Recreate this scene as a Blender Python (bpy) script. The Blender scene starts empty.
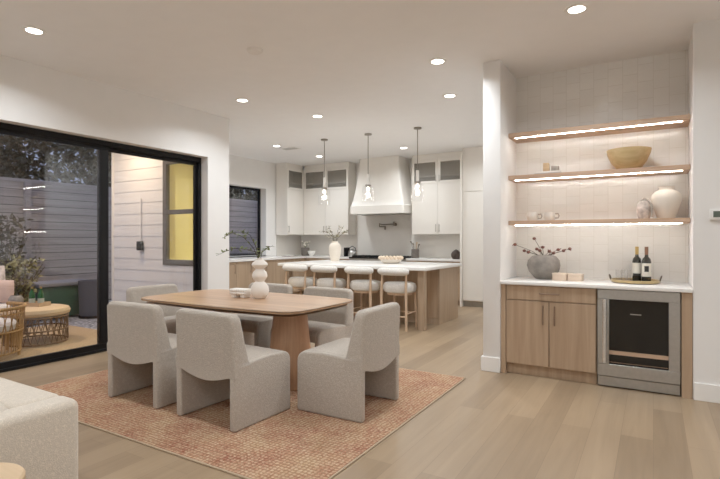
import bpy, bmesh, math, random
from mathutils import Vector, Matrix
random.seed(7)
PI = math.pi
COL = bpy.context.scene.collection
SC = bpy.context.scene

# ------------------------------------------------------------------ materials
def new_mat(name):
    m = bpy.data.materials.new(name); m.use_nodes = True
    nt = m.node_tree
    return m, nt, nt.nodes['Principled BSDF']

def nd(nt, t, **kw):
    n = nt.nodes.new(t)
    for k, v in kw.items():
        if k in n.inputs: n.inputs[k].default_value = v
        else: setattr(n, k, v)
    return n

def col4(c): return (c[0], c[1], c[2], 1.0)

def coords(nt, scale=(1, 1, 1), rot=(0, 0, 0)):
    tc = nd(nt, 'ShaderNodeTexCoord'); mp = nd(nt, 'ShaderNodeMapping')
    mp.inputs['Scale'].default_value = scale; mp.inputs['Rotation'].default_value = rot
    nt.links.new(tc.outputs['Object'], mp.inputs['Vector'])
    return mp.outputs['Vector']

def plain(name, c, rough=0.5, metal=0.0, spec=0.5, var=0.04, vscale=6.0, bump=0.0, bscale=60.0):
    m, nt, b = new_mat(name)
    b.inputs['Roughness'].default_value = rough; b.inputs['Metallic'].default_value = metal
    b.inputs['Specular IOR Level'].default_value = spec
    v = coords(nt)
    n = nd(nt, 'ShaderNodeTexNoise', Scale=vscale, Detail=3.0)
    nt.links.new(v, n.inputs['Vector'])
    r = nd(nt, 'ShaderNodeValToRGB')
    r.color_ramp.elements[0].position = 0.3; r.color_ramp.elements[1].position = 0.7
    r.color_ramp.elements[0].color = col4([x * (1 - var) for x in c])
    r.color_ramp.elements[1].color = col4([min(1, x * (1 + var)) for x in c])
    nt.links.new(n.outputs['Fac'], r.inputs['Fac']); nt.links.new(r.outputs['Color'], b.inputs['Base Color'])
    if bump:
        n2 = nd(nt, 'ShaderNodeTexNoise', Scale=bscale, Detail=4.0); nt.links.new(v, n2.inputs['Vector'])
        bp = nd(nt, 'ShaderNodeBump', Strength=bump, Distance=0.01)
        nt.links.new(n2.outputs['Fac'], bp.inputs['Height']); nt.links.new(bp.outputs['Normal'], b.inputs['Normal'])
    return m

def boucle(name, c, scale=150.0, strength=0.5):
    m, nt, b = new_mat(name)
    b.inputs['Roughness'].default_value = 0.95; b.inputs['Specular IOR Level'].default_value = 0.15
    b.inputs['Sheen Weight'].default_value = 0.25
    v = coords(nt)
    vo = nd(nt, 'ShaderNodeTexVoronoi', Scale=scale); nt.links.new(v, vo.inputs['Vector'])
    n = nd(nt, 'ShaderNodeTexNoise', Scale=scale * 0.3, Detail=5.0); nt.links.new(v, n.inputs['Vector'])
    mx = nd(nt, 'ShaderNodeMath', operation='ADD'); nt.links.new(vo.outputs['Distance'], mx.inputs[0]); nt.links.new(n.outputs['Fac'], mx.inputs[1])
    r = nd(nt, 'ShaderNodeValToRGB')
    r.color_ramp.elements[0].position = 0.55; r.color_ramp.elements[1].position = 1.25
    r.color_ramp.elements[0].color = col4([min(1, x * 1.06) for x in c]); r.color_ramp.elements[1].color = col4([x * 0.80 for x in c])
    nt.links.new(mx.outputs[0], r.inputs['Fac']); nt.links.new(r.outputs['Color'], b.inputs['Base Color'])
    bp = nd(nt, 'ShaderNodeBump', Strength=strength, Distance=0.006, invert=True)
    nt.links.new(mx.outputs[0], bp.inputs['Height']); nt.links.new(bp.outputs['Normal'], b.inputs['Normal'])
    return m

def wood(name, c0, c1, axis='z', rough=0.45, fine=22.0, spec=0.35):
    m, nt, b = new_mat(name)
    b.inputs['Roughness'].default_value = rough; b.inputs['Specular IOR Level'].default_value = spec
    sc = {'x': (0.9, fine, fine), 'y': (fine, 0.9, fine), 'z': (fine, fine, 0.9)}[axis]
    v = coords(nt, sc)
    n = nd(nt, 'ShaderNodeTexNoise', Scale=1.0, Detail=6.0, Roughness=0.6, Distortion=0.6); nt.links.new(v, n.inputs['Vector'])
    r = nd(nt, 'ShaderNodeValToRGB')
    r.color_ramp.elements[0].position = 0.32; r.color_ramp.elements[1].position = 0.7
    r.color_ramp.elements[0].color = col4(c0); r.color_ramp.elements[1].color = col4(c1)
    nt.links.new(n.outputs['Fac'], r.inputs['Fac']); nt.links.new(r.outputs['Color'], b.inputs['Base Color'])
    bp = nd(nt, 'ShaderNodeBump', Strength=0.08, Distance=0.004)
    nt.links.new(n.outputs['Fac'], bp.inputs['Height']); nt.links.new(bp.outputs['Normal'], b.inputs['Normal'])
    return m

def emit(name, c, strength):
    m, nt, b = new_mat(name)
    b.inputs['Base Color'].default_value = col4(c)
    b.inputs['Emission Color'].default_value = col4(c); b.inputs['Emission Strength'].default_value = strength
    n = nd(nt, 'ShaderNodeTexNoise', Scale=3.0)
    return m

def glass(name, tint=(1, 1, 1), ior=1.5, gloss=(1, 1, 1)):
    m = bpy.data.materials.new(name); m.use_nodes = True
    nt = m.node_tree; nt.nodes.clear()
    out = nd(nt, 'ShaderNodeOutputMaterial')
    tr = nd(nt, 'ShaderNodeBsdfTransparent'); tr.inputs['Color'].default_value = col4(tint)
    gl = nd(nt, 'ShaderNodeBsdfGlossy'); gl.inputs['Roughness'].default_value = 0.01; gl.inputs['Color'].default_value = col4(gloss)
    # Schlick reflectance, the same from both sides of the sheet
    f0 = ((ior - 1) / (ior + 1)) ** 2
    lw = nd(nt, 'ShaderNodeLayerWeight')
    pw = nd(nt, 'ShaderNodeMath', operation='POWER'); pw.inputs[1].default_value = 5.0
    nt.links.new(lw.outputs['Facing'], pw.inputs[0])
    fr = nd(nt, 'ShaderNodeMath', operation='MULTIPLY_ADD'); fr.inputs[1].default_value = 1 - f0; fr.inputs[2].default_value = f0
    nt.links.new(pw.outputs[0], fr.inputs[0])
    mx = nd(nt, 'ShaderNodeMixShader')
    nt.links.new(fr.outputs[0], mx.inputs[0]); nt.links.new(tr.outputs[0], mx.inputs[1]); nt.links.new(gl.outputs[0], mx.inputs[2])
    nt.links.new(mx.outputs[0], out.inputs['Surface'])
    return m

def floor_mat():
    m, nt, b = new_mat('oak_planks')
    b.inputs['Roughness'].default_value = 0.38; b.inputs['Specular IOR Level'].default_value = 0.4
    v = coords(nt, (1, 1, 1), (0, 0, PI / 2))
    br = nd(nt, 'ShaderNodeTexBrick')
    br.offset = 0.37; br.offset_frequency = 2
    br.inputs['Color1'].default_value = (0, 0, 0, 1); br.inputs['Color2'].default_value = (1, 1, 1, 1); br.inputs['Mortar'].default_value = (0.5, 0.5, 0.5, 1)
    br.inputs['Scale'].default_value = 1.0; br.inputs['Mortar Size'].default_value = 0.0012; br.inputs['Mortar Smooth'].default_value = 0.1
    br.inputs['Brick Width'].default_value = 1.9; br.inputs['Row Height'].default_value = 0.19; br.inputs['Bias'].default_value = 0.0
    nt.links.new(v, br.inputs['Vector'])
    v2 = coords(nt, (14, 0.7, 1))
    g = nd(nt, 'ShaderNodeTexNoise', Scale=1.0, Detail=7.0, Roughness=0.62, Distortion=0.8); nt.links.new(v2, g.inputs['Vector'])
    v3 = coords(nt, (1.6, 0.6, 1))
    g2 = nd(nt, 'ShaderNodeTexNoise', Scale=1.0, Detail=2.0); nt.links.new(v3, g2.inputs['Vector'])
    a = nd(nt, 'ShaderNodeMath', operation='MULTIPLY'); a.inputs[1].default_value = 0.32
    sp = nd(nt, 'ShaderNodeSeparateColor'); nt.links.new(br.outputs['Color'], sp.inputs[0]); nt.links.new(sp.outputs[0], a.inputs[0])
    a2 = nd(nt, 'ShaderNodeMath', operation='MULTIPLY_ADD'); a2.inputs[1].default_value = 0.55
    nt.links.new(g.outputs['Fac'], a2.inputs[0]); nt.links.new(a.outputs[0], a2.inputs[2])
    a3 = nd(nt, 'ShaderNodeMath', operation='MULTIPLY_ADD'); a3.inputs[1].default_value = 0.25
    nt.links.new(g2.outputs['Fac'], a3.inputs[0]); nt.links.new(a2.outputs[0], a3.inputs[2])
    r = nd(nt, 'ShaderNodeValToRGB')
    r.color_ramp.elements[0].position = 0.25; r.color_ramp.elements[1].position = 0.95
    r.color_ramp.elements[0].color = (0.20, 0.137, 0.082, 1); r.color_ramp.elements[1].color = (0.395, 0.283, 0.175, 1)
    nt.links.new(a3.outputs[0], r.inputs['Fac'])
    mm = nd(nt, 'ShaderNodeMix', data_type='RGBA')
    mm.inputs[7].default_value = (0.16, 0.10, 0.06, 1)
    f = nd(nt, 'ShaderNodeMath', operation='MULTIPLY'); f.inputs[1].default_value = 0.7
    nt.links.new(br.outputs['Fac'], f.inputs[0]); nt.links.new(f.outputs[0], mm.inputs[0])
    nt.links.new(r.outputs['Color'], mm.inputs[6]); nt.links.new(mm.outputs[2], b.inputs['Base Color'])
    return m

def rug_mat():
    m, nt, b = new_mat('woven_rug')
    b.inputs['Roughness'].default_value = 0.95; b.inputs['Specular IOR Level'].default_value = 0.1
    tc = nd(nt, 'ShaderNodeTexCoord')
    v = coords(nt)
    # fine weave: two crossed waves
    w1 = nd(nt, 'ShaderNodeTexWave', Scale=11.0, Distortion=2.5, Detail=2.0); w1.bands_direction = 'X'; w1.inputs['Detail Scale'].default_value = 3.0
    w2 = nd(nt, 'ShaderNodeTexWave', Scale=11.0, Distortion=2.5, Detail=2.0); w2.bands_direction = 'Y'; w2.inputs['Detail Scale'].default_value = 3.0
    nt.links.new(v, w1.inputs['Vector']); nt.links.new(v, w2.inputs['Vector'])
    ck = nd(nt, 'ShaderNodeTexChecker', Scale=4.6); nt.links.new(v, ck.inputs['Vector'])
    wm = nd(nt, 'ShaderNodeMath', operation='MULTIPLY'); nt.links.new(w1.outputs['Fac'], wm.inputs[0]); nt.links.new(w2.outputs['Fac'], wm.inputs[1])
    n1 = nd(nt, 'ShaderNodeTexNoise', Scale=4.0, Detail=3.0); nt.links.new(v, n1.inputs['Vector'])
    n2 = nd(nt, 'ShaderNodeTexNoise', Scale=55.0, Detail=3.0, Roughness=0.7); nt.links.new(v, n2.inputs['Vector'])
    r1 = nd(nt, 'ShaderNodeValToRGB')
    e = r1.color_ramp.elements
    e[0].position = 0.30; e[0].color = (0.31, 0.12, 0.075, 1); e[1].position = 0.70; e[1].color = (0.44, 0.28, 0.16, 1)
    x = e.new(0.5); x.color = (0.39, 0.20, 0.12, 1)
    nt.links.new(n1.outputs['Fac'], r1.inputs['Fac'])
    mx = nd(nt, 'ShaderNodeMix', data_type='RGBA'); mx.inputs[7].default_value = (0.60, 0.45, 0.30, 1)
    fa = nd(nt, 'ShaderNodeMath', operation='MULTIPLY_ADD'); fa.inputs[1].default_value = 3.2; fa.inputs[2].default_value = -1.35
    nt.links.new(n2.outputs['Fac'], fa.inputs[0])
    fb = nd(nt, 'ShaderNodeMath', operation='MULTIPLY_ADD'); fb.inputs[1].default_value = 0.10
    nt.links.new(ck.outputs['Fac'], fb.inputs[0]); nt.links.new(fa.outputs[0], fb.inputs[2])
    nt.links.new(fb.outputs[0], mx.inputs[0]); nt.links.new(r1.outputs['Color'], mx.inputs[6])
    mx2 = nd(nt, 'ShaderNodeMix', data_type='RGBA', blend_type='MULTIPLY'); mx2.inputs[0].default_value = 0.75
    r2 = nd(nt, 'ShaderNodeValToRGB'); r2.color_ramp.elements[0].color = (0.50, 0.42, 0.36, 1); r2.color_ramp.elements[1].position = 0.45
    nt.links.new(wm.outputs[0], r2.inputs['Fac'])
    nt.links.new(mx.outputs[2], mx2.inputs[6]); nt.links.new(r2.outputs['Color'], mx2.inputs[7])
    nt.links.new(mx2.outputs[2], b.inputs['Base Color'])
    bp = nd(nt, 'ShaderNodeBump', Strength=0.6, Distance=0.006); nt.links.new(wm.outputs[0], bp.inputs['Height']); nt.links.new(bp.outputs['Normal'], b.inputs['Normal'])
    return m

def tile_mat():
    m, nt, b = new_mat('glazed_tile')
    b.inputs['Roughness'].default_value = 0.12; b.inputs['Specular IOR Level'].default_value = 0.5
    # wall in the x-z plane: rotate so that brick rows run up the wall -> continuous vertical joints
    tc = nd(nt, 'ShaderNodeTexCoord'); sp = nd(nt, 'ShaderNodeSeparateXYZ'); cb = nd(nt, 'ShaderNodeCombineXYZ')
    nt.links.new(tc.outputs['Object'], sp.inputs[0]); nt.links.new(sp.outputs['Z'], cb.inputs['X']); nt.links.new(sp.outputs['X'], cb.inputs['Y'])
    br = nd(nt, 'ShaderNodeTexBrick'); br.offset = 0.5
    br.inputs['Color1'].default_value = (0.775, 0.755, 0.72, 1); br.inputs['Color2'].default_value = (0.81, 0.79, 0.755, 1); br.inputs['Mortar'].default_value = (0.70, 0.67, 0.62, 1)
    br.inputs['Scale'].default_value = 1.0; br.inputs['Mortar Size'].default_value = 0.0025; br.inputs['Mortar Smooth'].default_value = 0.3
    br.inputs['Brick Width'].default_value = 0.17; br.inputs['Row Height'].default_value = 0.132
    nt.links.new(cb.outputs[0], br.inputs['Vector']); nt.links.new(br.outputs['Color'], b.inputs['Base Color'])
    n = nd(nt, 'ShaderNodeTexNoise', Scale=14.0, Detail=2.0); nt.links.new(tc.outputs['Object'], n.inputs['Vector'])
    sb = nd(nt, 'ShaderNodeMath', operation='SUBTRACT'); nt.links.new(n.outputs['Fac'], sb.inputs[0]); nt.links.new(br.outputs['Fac'], sb.inputs[1])
    bp = nd(nt, 'ShaderNodeBump', Strength=0.35, Distance=0.008); nt.links.new(sb.outputs[0], bp.inputs['Height']); nt.links.new(bp.outputs['Normal'], b.inputs['Normal'])
    return m

def pebble_mat():
    m, nt, b = new_mat('pebbles')
    b.inputs['Roughness'].default_value = 0.8
    v = coords(nt); vo = nd(nt, 'ShaderNodeTexVoronoi', Scale=22.0); nt.links.new(v, vo.inputs['Vector'])
    r = nd(nt, 'ShaderNodeValToRGB'); r.color_ramp.elements[0].color = (0.62, 0.62, 0.66, 1); r.color_ramp.elements[1].color = (0.12, 0.12, 0.14, 1); r.color_ramp.elements[1].position = 0.75
    nt.links.new(vo.outputs['Distance'], r.inputs['Fac']); nt.links.new(r.outputs['Color'], b.inputs['Base Color'])
    bp = nd(nt, 'ShaderNodeBump', Strength=1.0, Distance=0.02, invert=True); nt.links.new(vo.outputs['Distance'], bp.inputs['Height']); nt.links.new(bp.outputs['Normal'], b.inputs['Normal'])
    return m

def jute_mat():
    m, nt, b = new_mat('jute')
    b.inputs['Roughness'].default_value = 0.95
    v = coords(nt)
    w = nd(nt, 'ShaderNodeTexWave', Scale=9.0, Distortion=0.6); w.bands_direction = 'Y'; nt.links.new(v, w.inputs['Vector'])
    w2 = nd(nt, 'ShaderNodeTexWave', Scale=9.0, Distortion=0.6); w2.bands_direction = 'X'; nt.links.new(v, w2.inputs['Vector'])
    a = nd(nt, 'ShaderNodeMath', operation='MULTIPLY'); nt.links.new(w.outputs['Fac'], a.inputs[0]); nt.links.new(w2.outputs['Fac'], a.inputs[1])
    r = nd(nt, 'ShaderNodeValToRGB'); r.color_ramp.elements[0].color = (0.30, 0.19, 0.10, 1); r.color_ramp.elements[1].color = (0.62, 0.46, 0.27, 1); r.color_ramp.elements[1].position = 0.5
    nt.links.new(a.outputs[0], r.inputs['Fac']); nt.links.new(r.outputs['Color'], b.inputs['Base Color'])
    return m

M = {}
M['wall'] = plain('wall_paint', (0.80, 0.785, 0.765), 0.75, var=0.01)
M['ceil'] = plain('ceiling_paint', (0.86, 0.855, 0.85), 0.85, var=0.01)
M['trim'] = plain('white_trim', (0.83, 0.81, 0.78), 0.4, var=0.01)
M['floor'] = floor_mat(); M['rug'] = rug_mat(); M['tile'] = tile_mat()
M['rug_edge'] = plain('rug_binding', (0.44, 0.33, 0.22), 0.95, var=0.15, vscale=90)
M['boucle'] = boucle('chair_boucle', (0.515, 0.45, 0.38))
M['sofa'] = boucle('sofa_boucle', (0.72, 0.63, 0.52), 230, 0.25)
M['stool_fab'] = boucle('stool_boucle', (0.86, 0.83, 0.78), 170, 0.3)
M['table'] = wood('table_wood', (0.36, 0.21, 0.12), (0.55, 0.36, 0.225), 'x', 0.35, 18)
M['ped'] = wood('pedestal_wood', (0.34, 0.17, 0.09), (0.56, 0.33, 0.19), 'z', 0.4, 13)
M['cab'] = wood('cabinet_oak', (0.355, 0.235, 0.148), (0.47, 0.335, 0.22), 'z', 0.45, 20)
M['shelf'] = wood('shelf_oak', (0.46, 0.30, 0.20), (0.62, 0.43, 0.30), 'x', 0.45, 20)
M['isl'] = wood('island_oak', (0.355, 0.25, 0.165), (0.465, 0.34, 0.23), 'z', 0.45, 20)
M['stool_wood'] = wood('stool_oak', (0.55, 0.38, 0.25), (0.68, 0.50, 0.35), 'z', 0.45, 26)
M['tanwood'] = wood('tan_wood', (0.50, 0.34, 0.19), (0.64, 0.46, 0.28), 'x', 0.45, 20)
M['bowlwood'] = wood('bowl_wood', (0.52, 0.37, 0.17), (0.66, 0.50, 0.27), 'x', 0.5, 26)
M['counter'] = plain('white_quartz', (0.84, 0.82, 0.79), 0.2, var=0.03, vscale=3)
M['splash'] = plain('stone_slab', (0.70, 0.67, 0.625), 0.3, var=0.06, vscale=2)
M['kcab'] = plain('painted_cabinet', (0.78, 0.742, 0.685), 0.45, var=0.01)
M['hood'] = plain('hood_plaster', (0.77, 0.735, 0.68), 0.7, var=0.02)
M['black'] = plain('black_frame', (0.005, 0.005, 0.006), 0.5, spec=0.2, var=0.1)
M['bronze'] = plain('bronze_frame', (0.09, 0.075, 0.065), 0.45, var=0.1)
M['steel'] = plain('brushed_steel', (0.42, 0.41, 0.39), 0.32, 0.9, var=0.06, vscale=30)
M['brightsteel'] = plain('polished_steel', (0.72, 0.71, 0.69), 0.25, 0.85)
M['nickel'] = plain('dark_nickel', (0.30, 0.27, 0.23), 0.35, 0.9)
M['brass'] = plain('antique_brass', (0.45, 0.36, 0.22), 0.35, 0.9)
M['darkmetal'] = plain('dark_bronze_metal', (0.16, 0.13, 0.10), 0.4, 0.8)
M['handle'] = plain('bronze_pull', (0.24, 0.16, 0.11), 0.4, 0.6)
M['blackglass'] = plain('cooler_glass', (0.006, 0.0055, 0.005), 0.04, spec=0.4)
M['dark'] = plain('dark_interior', (0.02, 0.018, 0.016), 0.6)
M['cer'] = plain('matte_ceramic', (0.80, 0.745, 0.68), 0.75, bump=0.25, bscale=40)
M['whitecer'] = plain('white_ceramic', (0.84, 0.815, 0.77), 0.5)
M['cream'] = plain('cream_ceramic', (0.76, 0.69, 0.60), 0.7, bump=0.2, bscale=30)
M['stone'] = plain('grey_stoneware', (0.235, 0.212, 0.19), 0.85, var=0.22, vscale=14, bump=0.5, bscale=35)
M['taupe'] = plain('taupe_stoneware', (0.36, 0.32, 0.28), 0.8, var=0.2, vscale=20)
M['bead'] = plain('wood_beads', (0.72, 0.58, 0.43), 0.6, var=0.12, vscale=30)
M['darkclay'] = plain('dark_clay', (0.13, 0.11, 0.095), 0.7, var=0.2, vscale=20)
M['brown'] = plain('dark_brown_ceramic', (0.045, 0.03, 0.022), 0.35)
M['grey'] = plain('grey_cloth', (0.50, 0.47, 0.44), 0.9)
M['leaf'] = plain('green_leaf', (0.16, 0.19, 0.055), 0.6, var=0.4, vscale=30)
M['dryleaf'] = plain('dried_leaf', (0.28, 0.25, 0.16), 0.7, var=0.4, vscale=30)
M['stem'] = plain('dark_stem', (0.06, 0.04, 0.025), 0.8)
M['berry'] = plain('dried_berry', (0.16, 0.065, 0.05), 0.8, var=0.5, vscale=60)
M['flower'] = plain('white_flower', (0.80, 0.76, 0.68), 0.8)
M['cglass'] = glass('clear_glass', (0.98, 0.98, 0.98), 1.85)
M['pane'] = glass('window_pane', (0.93, 0.945, 0.945), 1.55)
M['amber'] = glass('warm_light_pane', (1.0, 0.87, 0.46), 1.3)  # amber tint stands in for yellow light from the kitchen behind
M['cabglass'] = glass('reeded_pane', (0.88, 0.87, 0.85), 1.35)
_nt = M['cabglass'].node_tree; _o = [n for n in _nt.nodes if n.type == 'OUTPUT_MATERIAL'][0]; _prev = _o.inputs['Surface'].links[0].from_socket
_df = nd(_nt, 'ShaderNodeBsdfDiffuse'); _df.inputs['Color'].default_value = (.40, .385, .36, 1)
_mm = nd(_nt, 'ShaderNodeMixShader'); _mm.inputs[0].default_value = .22
_nt.links.new(_prev, _mm.inputs[1]); _nt.links.new(_df.outputs[0], _mm.inputs[2]); _nt.links.new(_mm.outputs[0], _o.inputs['Surface'])
M['bottleglass'] = plain('dark_bottle', (0.018, 0.016, 0.010), 0.08, spec=0.7)
M['greenglass'] = plain('green_bottle', (0.012, 0.11, 0.03), 0.08, spec=0.7)
M['label'] = plain('paper_label', (0.82, 0.77, 0.66), 0.8)
M['foil'] = plain('gold_foil', (0.50, 0.34, 0.12), 0.4, 0.5)
M['red'] = plain('dark_capsule', (0.20, 0.10, 0.06), 0.4)
M['gold'] = plain('gold_tray', (0.55, 0.42, 0.22), 0.3, 0.9)
M['led'] = emit('led_strip', (1.0, 0.945, 0.87), 70)
M['can'] = emit('can_lens', (1.0, 0.93, 0.82), 14)
M['bulb'] = emit('bulb_glow', (1.0, 0.88, 0.72), 12)
M['plastic'] = plain('white_plastic', (0.80, 0.78, 0.75), 0.5)
M['screen'] = plain('thermostat_screen', (0.08, 0.10, 0.075), 0.3)
M['siding'] = plain('white_siding', (0.78, 0.77, 0.78), 0.6, var=0.02)
M['fence'] = wood('fence_grey', (0.30, 0.275, 0.26), (0.44, 0.41, 0.39), 'y', 0.8, 14)
M['pebble'] = pebble_mat(); M['jute'] = jute_mat()
M['rattan'] = wood('rattan', (0.36, 0.19, 0.06), (0.58, 0.35, 0.14), 'z', 0.5, 40)
M['rattandark'] = wood('dark_rattan', (0.16, 0.09, 0.045), (0.28, 0.17, 0.09), 'z', 0.5, 40)
M['tancush'] = plain('tan_cushion', (0.66, 0.47, 0.27), 0.9)
M['pink'] = plain('dusty_pink_cushion', (0.58, 0.42, 0.37), 0.9)
M['whitecush'] = plain('outdoor_white_cushion', (0.72, 0.68, 0.64), 0.9)
M['greenbox'] = plain('dark_green_paint', (0.015, 0.075, 0.045), 0.6)
M['planter'] = plain('charcoal_planter', (0.07, 0.075, 0.10), 0.6)
M['tree'] = plain('tree_leaf', (0.065, 0.05, 0.018), 0.8, var=0.5, vscale=5)
M['bark'] = plain('tree_bark', (0.07, 0.055, 0.04), 0.9, var=0.3)
M['olive'] = plain('olive_leaf', (0.20, 0.19, 0.08), 0.7, var=0.5, vscale=20)

# ------------------------------------------------------------------ mesh helpers
class MB:
    def __init__(s): s.bm = bmesh.new()
    def _add(s, t):
        me = bpy.data.meshes.new('t'); t.to_mesh(me); t.free(); s.bm.from_mesh(me); bpy.data.meshes.remove(me); return s
    def box(s, x0, x1, y0, y1, z0, z1, bev=0.0, seg=2, only=None):
        t = bmesh.new(); bmesh.ops.create_cube(t, size=1.0)
        bmesh.ops.scale(t, vec=(x1 - x0, y1 - y0, z1 - z0), verts=t.verts)
        bmesh.ops.translate(t, vec=((x0 + x1) / 2, (y0 + y1) / 2, (z0 + z1) / 2), verts=t.verts)
        if bev:
            bmesh.ops.bevel(t, geom=t.edges[:], offset=bev, segments=seg, affect='EDGES', profile=0.5)
        return s._add(t)
    def prism(s, poly, axis, lo, hi, bev=0.0, seg=2):
        t = bmesh.new()
        def P(a, b, h): return {'x': (h, a, b), 'y': (a, h, b), 'z': (a, b, h)}[axis]
        A = [t.verts.new(P(a, b, lo)) for a, b in poly]; B = [t.verts.new(P(a, b, hi)) for a, b in poly]
        n = len(poly)
        t.faces.new(A); t.faces.new(B[::-1])
        for i in range(n): t.faces.new((A[i], B[i], B[(i + 1) % n], A[(i + 1) % n]))
        bmesh.ops.recalc_face_normals(t, faces=t.faces)
        if bev:
            ed = [e for e in t.edges if len(e.link_faces) == 2 and e.calc_face_angle(0) > 0.6]
            bmesh.ops.bevel(t, geom=ed, offset=bev, segments=seg, affect='EDGES', profile=0.5)
        return s._add(t)
    def cyl(s, p0, p1, r0, r1=None, seg=16):
        r1 = r0 if r1 is None else r1
        return s.tube([p0, p1], [r0, r1], seg)
    def tube(s, pts, r, seg=8, closed=False):
        t = bmesh.new(); pts = [Vector(p) for p in pts]; n = len(pts)
        rr = r if isinstance(r, (list, tuple)) else [r] * n
        rings = []; up = None
        for i, p in enumerate(pts):
            if closed: d = pts[(i + 1) % n] - pts[i - 1]
            else: d = pts[min(i + 1, n - 1)] - pts[max(i - 1, 0)]
            d.normalize()
            if up is None:
                up = Vector((0, 0, 1)) if abs(d.z) < 0.9 else Vector((1, 0, 0))
            a = d.cross(up).normalized(); b2 = a.cross(d).normalized(); up = b2
            rings.append([t.verts.new(p + (a * math.cos(2 * PI * k / seg) + b2 * math.sin(2 * PI * k / seg)) * rr[i]) for k in range(seg)])
        for i in range(n if closed else n - 1):
            R0, R1 = rings[i], rings[(i + 1) % n]
            for k in range(seg): t.faces.new((R0[k], R0[(k + 1) % seg], R1[(k + 1) % seg], R1[k]))
        if not closed:
            t.faces.new(rings[0][::-1]); t.faces.new(rings[-1])
        bmesh.ops.recalc_face_normals(t, faces=t.faces)
        return s._add(t)
    def lathe(s, prof, c=(0, 0, 0), seg=28, sx=1, sy=1, fn=None):
        t = bmesh.new(); rings = []
        for r, z in prof:
            if r < 1e-5: rings.append([t.verts.new((c[0], c[1], c[2] + z))])
            else:
                R = []
                for k in range(seg):
                    a = 2 * PI * k / seg; q = r * (fn(a, z) if fn else 1)
                    R.append(t.verts.new((c[0] + q * sx * math.cos(a), c[1] + q * sy * math.sin(a), c[2] + z)))
                rings.append(R)
        for A, B in zip(rings[:-1], rings[1:]):
            if len(A) == 1 and len(B) == 1: continue
            for k in range(seg):
                k2 = (k + 1) % seg
                if len(A) == 1: t.faces.new((A[0], B[k], B[k2]))
                elif len(B) == 1: t.faces.new((A[k], A[k2], B[0]))
                else: t.faces.new((A[k], A[k2], B[k2], B[k]))
        if len(rings[0]) > 1: pass
        bmesh.ops.recalc_face_normals(t, faces=t.faces)
        return s._add(t)
    def ball(s, c, r, seg=14, ring=9):
        r = r if isinstance(r, (tuple, list)) else (r, r, r)
        t = bmesh.new(); bmesh.ops.create_uvsphere(t, u_segments=seg, v_segments=ring, radius=1.0)
        bmesh.ops.scale(t, vec=r, verts=t.verts); bmesh.ops.translate(t, vec=c, verts=t.verts)
        return s._add(t)
    def leaf(s, p, d, l, w, bend=0.15):
        p = Vector(p); d = Vector(d).normalized(); u = d.cross(Vector((random.uniform(-1, 1), random.uniform(-1, 1), 1.0)))
        if u.length < 1e-3: u = Vector((1, 0, 0))
        u.normalize(); n = u.cross(d)
        b = s.bm
        v = [b.verts.new(q) for q in (p, p + d * l * .35 + u * w / 2 + n * bend * w, p + d * l * .75 + u * w * .38, p + d * l, p + d * l * .75 - u * w * .38, p + d * l * .35 - u * w / 2 + n * bend * w)]
        b.faces.new(v); return s
    def pillow(s, c, w, h, d, mat=None, p=2.6):
        """superellipsoid-like cushion in local x(w) z(h) y(d)"""
        t = bmesh.new(); n = 12
        for sgn in (1, -1):
            g = []
            for i in range(n + 1):
                row = []
                for j in range(n + 1):
                    a = -1 + 2 * i / n; b = -1 + 2 * j / n
                    th = (max(0, 1 - abs(a) ** p) * max(0, 1 - abs(b) ** p)) ** 0.5
                    k = 1 - 0.05 * (a * a * b * b)
                    pt = Vector((a * w / 2 * k, sgn * d / 2 * th, b * h / 2 * k))
                    if mat: pt = mat @ pt
                    row.append(t.verts.new(pt + Vector(c)))
                g.append(row)
            for i in range(n):
                for j in range(n): t.faces.new((g[i][j], g[i + 1][j], g[i + 1][j + 1], g[i][j + 1]))
        bmesh.ops.remove_doubles(t, verts=t.verts, dist=1e-4); bmesh.ops.recalc_face_normals(t, faces=t.faces)
        return s._add(t)
    def build(s, name, mat, parent=None, smooth=True, angle=38, loc=None):
        me = bpy.data.meshes.new(name); s.bm.to_mesh(me); s.bm.free()
        me.materials.append(mat)
        if smooth:
            me.shade_smooth(); me.set_sharp_from_angle(angle=math.radians(angle))
        o = bpy.data.objects.new(name, me); COL.objects.link(o)
        if parent: o.parent = parent
        if loc: o.location = loc
        return o

def tag(o, label, cat, group=None, kind=None):
    o['label'] = label; o['category'] = cat
    if group: o['group'] = group
    if kind: o['kind'] = kind
    return o
def thing(name, label, cat, loc=(0, 0, 0), rz=0.0, group=None):
    o = bpy.data.objects.new(name, None); COL.objects.link(o); o.empty_display_size = 0.05
    o.location = loc; o.rotation_euler = (0, 0, rz)
    return tag(o, label, cat, group)
def dup(root, loc, rz, label, group=None, scale=None):
    r = root.copy(); COL.objects.link(r); r.location = loc; r.rotation_euler = (0, 0, rz); r['label'] = label
    if group: r['group'] = group
    for ch in list(root.children):
        c = ch.copy(); COL.objects.link(c); c.parent = r
        for g in ch.children:
            d = g.copy(); COL.objects.link(d); d.parent = c
    return r
def struct(o): o['kind'] = 'structure'; return o
def sroot(name, loc=(0, 0, 0)):
    o = bpy.data.objects.new(name, None); COL.objects.link(o); o.location = loc; o['kind'] = 'structure'; return o
def rrect(x0, x1, y0, y1, r, n=6):
    P = []
    for cx, cy, a0 in ((x1 - r, y1 - r, 0), (x0 + r, y1 - r, 90), (x0 + r, y0 + r, 180), (x1 - r, y0 + r, 270)):
        for k in range(n + 1):
            a = math.radians(a0 + 90 * k / n); P.append((cx + r * math.cos(a), cy + r * math.sin(a)))
    return P

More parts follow.
